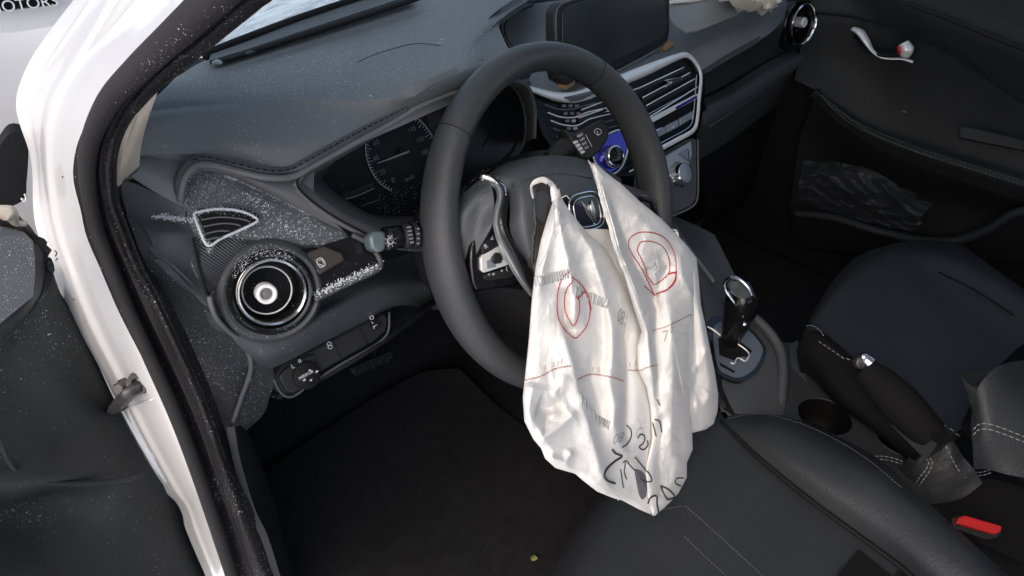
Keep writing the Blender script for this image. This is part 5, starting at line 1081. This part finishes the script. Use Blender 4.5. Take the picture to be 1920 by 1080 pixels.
sheet('gaiter_base', [X(.33, (1590, 850, .36), (1650, 890, .34), (1720, 950, .32), (1800, 1000, .31), (1930, 1060, .30)), X(.36, (1640, 850, .38), (1720, 870, .37), (1800, 890, .365), (1870, 900, .365), (1960, 930, .36))], 'seatcloth', hb, nu=20, nv=10, th=.02)

# ================================================================== DRIVER SEAT
ds = thing('driver_seat', 'black leather driver seat cushion with raised side bolster', 'car seat', (0, -.45, -.58))
base_n = (0, .10, 1)
dz = Pl(Z(-.345, (1290, 800))[0], (0, .08, 1))
dcush = sheet('cushion', [
 PP(dz, (1010, 1110, -.05), (1120, 935, -.05), (1240, 800, -.06), (1300, 764, -.05), (1350, 770, -.02)),
 PP(dz, (1030, 1110, -.02), (1130, 945, -.015), (1245, 812, -.022), (1310, 774, -.015), (1355, 778, -.005)),
 PP(dz, (1060, 1120, 0), (1160, 965, 0), (1270, 840, 0), (1330, 795, 0), (1362, 790, .0)),
 PP(dz, (1180, 1150, 0), (1280, 1010, -.004), (1390, 900, -.003), (1435, 860, -.002), (1450, 845, .0)),
 PP(dz, (1330, 1170, 0), (1440, 1050, -.004), (1540, 960, -.002), (1570, 935, .0), (1580, 922, .002)),
 PP(dz, (1540, 1200, 0), (1640, 1110, -.002), (1700, 1050, 0), (1712, 1030, .002), (1716, 1018, .004))], 'leather', ds, nu=50, nv=60, th=.06)
bol = sheet('bolster', [
 PP(dz, (1352, 792, -.004), (1362, 783, -.005), (1378, 778, -.01), (1395, 776, -.02), (1420, 775, -.05)),
 PP(dz, (1400, 838, .0), (1418, 815, .016), (1440, 795, .020), (1470, 782, .004), (1500, 790, -.03)),
 PP(dz, (1455, 885, .0), (1480, 862, .024), (1515, 832, .032), (1550, 814, .010), (1575, 820, -.03)),
 PP(dz, (1530, 945, .0), (1560, 915, .030), (1600, 875, .042), (1645, 862, .018), (1670, 880, -.02)),
 PP(dz, (1620, 1010, .0), (1660, 985, .034), (1700, 945, .050), (1730, 935, .024), (1748, 960, -.02)),
 PP(dz, (1700, 1070, .0), (1740, 1055, .036), (1790, 1020, .052), (1815, 1010, .024), (1826, 1040, -.02)),
 PP(dz, (1780, 1150, .0), (1830, 1130, .036), (1870, 1100, .052), (1900, 1090, .024), (1915, 1110, -.02))], 'leather', ds, nu=26, nv=60, th=.03)
tube('seam_groove', PP(dz, (1352, 790, .001), (1400, 838, .002), (1455, 886, .002), (1530, 946, .002), (1620, 1012, .002), (1700, 1072, .002), (1780, 1150, .002)), .003, 'deep', ds, sub=8, n=8)
dt = bvh(dcush); bt2 = bvh(bol)
for a in ([(1284, 948), (1330, 988), (1380, 1034), (1430, 1080)], [(1283, 1006), (1320, 1042), (1362, 1080)], [(1216, 960), (1284, 948)]):
    P, N = drape(dt, a, .0004, 40)
    if len(P) > 4: stitches('stitching', P, 'trim', ds, .003, .0012, .0005)
P, N = drape(bt2, [(1365, 785), (1395, 779), (1430, 777), (1475, 786), (1530, 806), (1590, 838), (1640, 872), (1690, 915)], .0004, 80)
if len(P) > 4: stitches('stitching', P, 'trim', ds, .003, .0016, .0006)
plate('mesh_insert', [(1560, 1090), (1610, 1030), (1680, 1085), (1640, 1130)], Pl(dz.q+dz.n*.002, dz.n), .003, 'seatcloth', ds)

# ================================================================== SEAT BELT BUCKLE
bk = thing('belt_buckle', 'seat belt buckle with red release button beside the driver seat', 'belt buckle', tuple(axis_hit('x', .27, 1830, 1000)))
bkp = Pl(axis_hit('x', .27, 1835, 985), (-.35, -.25, .9))
plate('buckle_case', [(1784, 972), (1798, 964), (1868, 984), (1880, 998), (1872, 1010), (1850, 1012), (1790, 990)], bkp, .02, 'black', bk, lift=-.001, bev=.002)
plate('red_button', [(1790, 982), (1794, 972), (1806, 967), (1875, 987), (1874, 997), (1862, 1003), (1800, 985)], bkp, .008, 'redplastic', bk, lift=.004, bev=.0015)

# ================================================================== PASSENGER SEAT
ps = thing('passenger_seat', 'dark leather front passenger seat beyond the console', 'car seat', (.75, -.35, -.6))
pz = Pl(Z(-.285, (1700, 600))[0], (0, .05, 1))
pc = sheet('cushion', [
 PP(pz, (1500, 640, -.02), (1520, 595, -.02), (1560, 530, -.02), (1610, 480, -.03), (1680, 456, -.04), (1740, 450, -.06), (1800, 455, -.08)),
 PP(pz, (1508, 628, .0), (1530, 595, .0), (1575, 540, .0), (1625, 495, .0), (1690, 470, -.005), (1750, 462, -.015), (1820, 470, -.03)),
 PP(pz, (1525, 625, .012), (1555, 605, .006), (1605, 560, .0), (1655, 520, 0), (1715, 490, .0), (1780, 478, .012), (1860, 500, .0)),
 PP(pz, (1600, 690, .016), (1640, 670, .002), (1690, 630, -.006), (1740, 585, -.006), (1790, 545, -.0), (1850, 520, .02), (1930, 550, .01)),
 PP(pz, (1680, 755, .018), (1720, 735, .002), (1770, 695, -.006), (1820, 645, -.006), (1870, 600, .0), (1930, 575, .02), (2010, 610, .01)),
 PP(pz, (1760, 830, .018), (1800, 805, .002), (1850, 760, -.006), (1900, 710, -.006), (1950, 660, .0), (2010, 640, .02), (2080, 670, .01))], 'leather', ps, nu=50, nv=50, th=.03)
pside = sheet('side_panel', [
 PP(pz, (1500, 640, -.02), (1508, 622, .004), (1524, 622, .017), (1600, 685, .022), (1680, 750, .024), (1770, 833, .024)),
 [*X(.40, (1494, 655, .41), (1500, 652, .405), (1512, 662, .395), (1570, 735, .352), (1640, 795, .328), (1720, 860, .315))],
 [*X(.42, (1500, 700, .43), (1512, 700, .42), (1530, 715, .41), (1570, 760, .38), (1640, 810, .36), (1720, 880, .35))]], 'seatcloth', ps, nu=40, nv=20, th=.02)
pt_ = bvh(pc, pside)
P, N = drape(pt_, [(1508, 612), (1524, 612), (1538, 622), (1546, 636)], .0012, 40); stitches('stitching', P, 'thread', ps, .006, .003, .0008)
P, N = drape(pt_, [(1536, 640), (1560, 656), (1584, 672), (1608, 682)], .0012, 40); stitches('stitching', P, 'thread', ps, .006, .003, .0008)
P, N = drape(pt_, [(1742, 776), (1765, 795), (1795, 815), (1824, 838)], .0014, 40); stitches('stitching', P, 'thread', ps, .006, .004, .0008) if len(P) > 4 else None
pb = sheet('backrest', [
 PP(pz, (1800, 800, .0), (1830, 740, .0), (1870, 690, .0), (1930, 640, .0), (2020, 620, .0)),
 [p+np.array((.02, -.03, .05)) for p in PP(pz, (1805, 790, .0), (1840, 720, .0), (1885, 660, .0), (1945, 620, .0), (2030, 610, .0))],
 [p+np.array((.03, -.12, .30)) for p in PP(pz, (1805, 790, .0), (1840, 720, .0), (1885, 660, .0), (1945, 620, .0), (2030, 610, .0))]], 'seatcloth', ps, nu=24, nv=24, th=.06)
tube('cushion_crease', PP(pz, (1760, 510, .012), (1830, 545, .012), (1900, 590, .012)), .002, 'deep', ps, n=6)

# ================================================================== PASSENGER DOOR
pd = thing('passenger_door', 'closed black passenger door card with silver handle and stitched armrest', 'car door', (1.08, -.1, -.5))
pdc = sheet('door_card', [
 [np.array((1.07, .40, .22)), np.array((1.09, .2, .22)), np.array((1.09, .05, .22)), np.array((1.09, -.15, .22)), np.array((1.09, -.35, .22)), np.array((1.09, -.6, .22)), np.array((1.09, -.8, .22))],
 X(1.09, (1430, -110, 1.06), (1530, -100), (1640, -70), (1720, -25), (1820, 15), (1940, 60), (2060, 105)),
 X(1.08, (1430, -60, 1.05), (1530, -60), (1640, -30), (1720, 16), (1820, 56), (1940, 100), (2060, 145)),
 X(1.10, (1500, 20, 1.04), (1545, 20, 1.07), (1640, 50), (1730, 90), (1820, 130), (1940, 180), (2060, 230)),
 X(1.11, (1500, 100, 1.04), (1545, 110, 1.08), (1630, 150), (1720, 190), (1820, 235), (1940, 290), (2060, 345)),
 X(1.10, (1490, 150, 1.04), (1530, 170, 1.06), (1610, 230, 1.09), (1710, 270, 1.1), (1820, 300, 1.1), (1940, 335), (2060, 370))], 'pdoor', pd, nu=50, nv=40, th=.03)
parm = sheet('armrest_shelf', [
 X(1.06, (1530, 165, 1.05), (1570, 195, 1.06), (1640, 240, 1.065), (1720, 268, 1.065), (1820, 298, 1.065), (1940, 332, 1.065), (2060, 366, 1.065)),
 X(1.04, (1530, 170, 1.04), (1570, 205, 1.045), (1640, 252, 1.045), (1720, 284, 1.045), (1820, 315, 1.045), (1940, 352, 1.045), (2060, 390, 1.045)),
 X(1.04, (1528, 185, 1.045), (1566, 225, 1.05), (1640, 275, 1.055), (1720, 312, 1.06), (1820, 345, 1.06), (1940, 385, 1.06), (2060, 420, 1.06))], 'pdoor', pd, nu=50, nv=20, th=.02)
pst = bvh(parm)
for o_ in (0, 8):
    P, N = drape(pst, [(1540, 170+o_), (1562, 196+o_), (1600, 226+o_), (1660, 254+o_), (1740, 284+o_), (1830, 312+o_), (1925, 342+o_)], .0006, 120)
    if len(P) > 4: stitches('stitching', P, 'trim', pd, .006, .002, .0008)
sheet('lower_card', [
 X(1.06, (1528, 185, 1.045), (1566, 225, 1.05), (1640, 275, 1.055), (1720, 312, 1.06), (1820, 345, 1.06), (1940, 385, 1.06), (2060, 420, 1.06)),
 X(1.09, (1500, 260, 1.06), (1550, 300, 1.08), (1630, 340), (1720, 370), (1820, 395), (1940, 430), (2060, 465)),
 X(1.08, (1480, 400, 1.06), (1540, 420, 1.07), (1620, 440), (1720, 460), (1820, 470), (1940, 500), (2060, 540))], 'deep', pd, nu=40, nv=24, th=.02)
tube('pocket_edge', X(1.02, (1490, 400), (1560, 408), (1640, 432), (1720, 450), (1790, 452), (1850, 432), (1900, 402), (1950, 390)), .010, 'pdoor', pd, sub=8, n=10)
sheet('door_pocket', [X(1.02, (1490, 400), (1560, 408), (1640, 432), (1720, 450), (1790, 452), (1850, 432), (1900, 402), (1950, 390)), X(1.05, (1480, 460), (1560, 470), (1640, 480), (1720, 490), (1790, 490), (1850, 490), (1900, 490), (1950, 490))], 'deep', pd, nu=30, nv=8, th=.01)
tube('beltline', X(1.06, (1700, 6), (1760, 28), (1840, 60), (1940, 100)), .004, 'rubber', pd, n=8)
tube('card_line', X(1.075, (1500, 22, 1.03), (1600, 32), (1700, 60), (1800, 110), (1880, 165), (1960, 220)), .0025, 'deep', pd, n=8)
tube('handle_lever', X(1.05, (1600, 54, 1.06), (1612, 60, 1.055), (1624, 76, 1.05), (1636, 95, 1.05), (1652, 107, 1.055), (1672, 110, 1.06), (1692, 110, 1.065), (1712, 116, 1.07)), [.008, .0115, .0095, .0055, .0035, .0032, .0036, .004], 'satin', pd, sub=8, n=10, flat=.5)
tube('handle_recess', X(1.07, (1602, 66), (1630, 92), (1660, 100), (1700, 100)), [.010, .02, .022, .012], 'deep', pd, n=12, flat=.3)
lk = tube('lock_tab', X(1.05, (1694, 80), (1700, 94), (1696, 106)), [.009, .013, .009], 'satin', pd, sub=6, n=12)
tube('lock_mark', X(1.042, (1684, 86), (1687, 94), (1685, 102)), [.002, .005, .002], 'redplastic', pd, sub=5, n=8)
plate('window_switch', [(1798, 240), (1812, 236), (1920, 262), (1920, 282), (1800, 258)], Pl(axis_hit('x', 1.055, 1850, 255), (-.8, -.1, .55)), .01, 'black', pd, bev=.002)
tube('switch_stud', X(1.05, (1690, 208), (1696, 209), (1700, 211)), [.0008, .002, .0008], 'trim', pd, n=6)
# clear plastic bag in the door pocket
def bagdisp(G): return crumple(.05, 2.5)(G)
pbag = sheet('plastic_bag', [X(.98, (1502, 302), (1540, 303), (1580, 308), (1620, 315), (1660, 335), (1700, 360), (1745, 384)), X(.96, (1500, 330), (1540, 330), (1580, 335), (1630, 345), (1680, 365), (1710, 380), (1742, 390)), X(.96, (1494, 355), (1540, 360), (1590, 370), (1640, 385), (1690, 400), (1715, 410), (1725, 405)), X(.98, (1494, 370), (1540, 390), (1590, 408), (1640, 420), (1690, 430), (1710, 432), (1722, 425))], 'bag', nu=50, nv=36, th=.004, disp=bagdisp)
tag(pbag, 'crumpled clear plastic bag lying in front of the passenger seat', 'plastic bag')

# ================================================================== PASSENGER AIRBAG, PEDAL, LEAF, MAT
pab = sheet('passenger_airbag', [Z(.07, (1340, -40), (1380, -50), (1420, -50), (1470, -45)), Z(.075, (1345, -12), (1380, -18), (1425, -18), (1468, -14)), Z(.08, (1356, 4), (1385, 0, .09), (1425, -2, .09), (1462, 2)), Z(.065, (1372, 18), (1392, 16, .07), (1425, 14, .075), (1455, 10, .07)), Z(.045, (1382, 25), (1400, 26), (1428, 28), (1448, 20))], 'fabric2', nu=50, nv=44, th=.004, disp=crumple(.07, 1.9))
tag(pab, 'crumpled cream passenger airbag spilling from the dashboard top', 'airbag')
strip = sheet('airbag_edge', [Z(.07, (1250, -8), (1290, -8), (1340, -16), (1360, -18)), Z(.062, (1256, 6), (1290, 5), (1330, -2), (1352, -10))], 'fabric', None, nu=24, nv=8, th=.004, disp=crumple(.012, 1.5))
tag(strip, 'pale airbag cloth strip just right of the screen', 'airbag cloth')
pedp = Pl(np.array((.02, .36, -.42)), (0, -.8, .6))
ped = thing('brake_pedal', 'faint black brake pedal with ribbed pad in the dark footwell', 'pedal', tuple(pedp.q))
plate('pedal_pad', [(655, 690), (735, 655), (742, 672), (668, 706)], pedp, .012, 'black', ped, bev=.003)
for k in range(5): tube('pedal_rib', PP(pedp, (672+k*13, 690-k*5.5), (674+k*13, 696-k*5.5), (676+k*13, 701-k*5.5), lift=.001), .0022, 'black', ped, n=6)
tube('pedal_arm', [pedp.at(700, 680, -.01), pedp.at(700, 640, -.03), pedp.at(705, 600, -.1)], .008, 'black', ped, n=8)
hr = plate('bonnet_release', [(446, 838), (462, 834), (474, 868), (464, 884), (452, 872)], Pl(np.array((-.27, .28, -.42)), (.5, -.8, .3)), .012, 'black', None, bev=.003)
tag(hr, 'small black bonnet release lever low at the left of the footwell', 'lever')
tube('icon', PP(Pl(np.array((-.27, .28, -.42)), (.5, -.8, .3)), (458, 862), (464, 856), (468, 857), (462, 864), lift=.001), .0007, 'mark', hr, n=4, closed=True)
lf = sheet('dry_leaf', [Z(-.568, (994, 1046), (998, 1042), (1002, 1040)), Z(-.562, (996, 1050), (1002, 1047), (1006, 1044)), Z(-.568, (1000, 1052), (1005, 1050), (1009, 1047))], 'yel', None, nu=8, nv=8, th=.001)
tag(lf, 'small yellowish dry leaf on the black footwell carpet', 'leaf')
matp = sheet('floor_mat', [P3((-.27, .34, -.53), (-.1, .35, -.53), (.1, .34, -.53), (.16, .30, -.53)), P3((-.29, .2, -.568), (-.1, .2, -.568), (.1, .2, -.568), (.17, .2, -.568)), P3((-.29, -.1, -.570), (-.1, -.1, -.570), (.1, -.1, -.570), (.17, -.1, -.570)), P3((-.27, -.3, -.568), (-.1, -.3, -.568), (.1, -.3, -.568), (.15, -.3, -.568))], 'carpet', None, nu=30, nv=40, th=.006)
tag(matp, 'black carpet mat in the driver footwell', 'floor mat')

# ================================================================== FROST (snow grains nobody could count)
dtop = bvh(top, fold); items = []
def dens_top(x, y):
    if x < 430: d = .75
    elif x < 640: d = 1.0
    elif x < 760: d = .55
    elif x < 900: d = .38
    else: d = .18
    if y > 188+max(0, 0): d *= .45
    if y < 95-(x-600)*.18: d *= .25
    if y > 240: d *= .5
    return d
items += sample(top, 17000, dens_top, (.0002, .0005)); items += sample(fold, 1500, dens_top, (.0002, .0005)); items += sample(top, 120, None, (.0006, .0011))
tside = bvh(side, vent)
items += scatter_poly(tside, [(346, 330), (385, 316), (470, 345), (640, 435), (670, 470), (520, 462), (470, 410), (380, 398), (352, 440)], 2600, (.00016, .0004))
items += scatter_poly(tside, [(346, 335), (385, 316), (440, 335), (470, 390), (380, 398), (350, 430)], 2400, (.00016, .0004))
items += scatter_poly(tside, [(450, 350), (600, 420), (640, 460), (500, 455), (470, 410)], 420, (.0003, .0009), 70)
items += scatter_poly(tside, [(378, 455), (470, 425), (520, 470), (420, 500)], 420, (.0003, .0008))
items += scatter_line(tside, [(372, 316), (392, 316), (420, 326), (446, 337)], 1500, 2.6, (.0003, .0009), .005)
items += scatter_line(tside, [(446, 337), (490, 357), (540, 381), (580, 403)], 900, 1.5, (.00025, .0007), .002)
items += scatter_line(tside, [(347, 395), (346, 350), (354, 328), (372, 316)], 1100, 3.0, (.00025, .0007), .003)
items += scatter_line(tside, [(366, 402), (400, 393), (440, 394), (468, 403), (484, 414), (460, 428), (420, 448), (394, 462)], 700, 2.2, (.0002, .0005), .001)
items += scatter_line(tside, [(368, 405), (372, 425), (384, 452), (394, 462), (388, 476)], 500, 3.4, (.0002, .0006), .002)
items += scatter_line(tside, [(524, 426), (548, 434), (560, 440)], 70, 6, (.0003, .0009), .001); items += scatter_line(tside, [(468, 370), (490, 380), (500, 392)], 70, 7, (.0003, .0009), .001)
tall = bvh(*[o_ for o_ in dash.children_recursive if o_.type == 'MESH'])
items += scatter_line(tall, [(286, 409), (300, 405), (320, 408), (345, 412), (360, 412)], 420, 3.0, (.0003, .0008), .003)
items += scatter_poly(tall, [(588, 552), (640, 528), (705, 498), (712, 504), (650, 536), (595, 560)], 700, (.00025, .0007)); items += scatter_line(tall, [(592, 552), (650, 524), (708, 498)], 500, 3.5, (.0003, .0010), .002)
items += scatter_line(tall, [(440, 515), (470, 480), (510, 470), (550, 485)], 420, 6, (.0002, .0006)); items += scatter_poly(tall, [(400, 500), (560, 460), (780, 520), (720, 600), (520, 680), (440, 640)], 420, (.0002, .0005))
items += scatter_poly(tall, [(340, 560), (400, 590), (470, 680), (440, 780), (400, 720), (350, 640)], 420, (.00018, .00042)); items += scatter_poly(tall, [(470, 700), (520, 740), (480, 790), (440, 800)], 260, (.0002, .0006))
items += scatter_poly(tall, [(700, 380), (790, 330), (800, 430), (730, 430)], 260, (.0003, .0007)); items += scatter_poly(tall, [(855, 370), (900, 320), (960, 300), (1000, 290), (930, 330), (880, 390)], 520, (.0004, .0009)); items += scatter_poly(tall, [(620, 345), (780, 330), (790, 410), (680, 400)], 160, (.0002, .0005))
items += scatter_poly(tall, [(700, 420), (800, 400), (800, 560), (760, 520)], 160, (.0002, .0005))
V, Fc = flake_geo(items); fr = obj('frost_grains', V, Fc, 'frost', None, False); tag(fr, 'white frost grains scattered over the dashboard', 'frost', kind='stuff')
tb = bvh(band, seal); items = []
items += sample(band, 1300, None, (.00009, .00022))
items += scatter_line(tb, [(350, 55), (280, 130), (220, 215), (190, 290)], 150, 10, (.00012, .0003)); items += scatter_poly(tb, [(260, 120), (420, -10), (470, 10), (330, 160)], 200, (.00012, .0003)); items += scatter_poly(tb, [(300, 600), (400, 780), (440, 960), (400, 960)], 160, (.0001, .00025))
V, Fc = flake_geo(items); fr = obj('frost_grains', V, Fc, 'frost', None, False); tag(fr, 'frost grains clinging to the black door seal', 'frost', kind='stuff')
items = sample(dshelf, 1100, None, (.00012, .00032)); items += sample(dcard, 420, None, (.00007, .00017))
V, Fc = flake_geo(items); fr = obj('frost_grains', V, Fc, 'frost', None, False); tag(fr, 'frost grains on the open driver door card', 'frost', kind='stuff')
hw = bvh(*[o_ for o_ in wheel.children_recursive if o_.type == 'MESH'])
items = scatter_poly(hw, [(870, 360), (905, 340), (1035, 296), (1105, 305), (1100, 318), (960, 340), (925, 400), (880, 430)], 220, (.0002, .0005)); items += scatter_poly(bvh(floor, matp), [(850, 1000), (960, 1000), (960, 1075), (820, 1075)], 140, (.00012, .0003))
V, Fc = flake_geo(items); fr = obj('frost_grains', V, Fc, 'frost', None, False); tag(fr, 'fine frost grains on the steering wheel hub and mat', 'frost', kind='stuff')
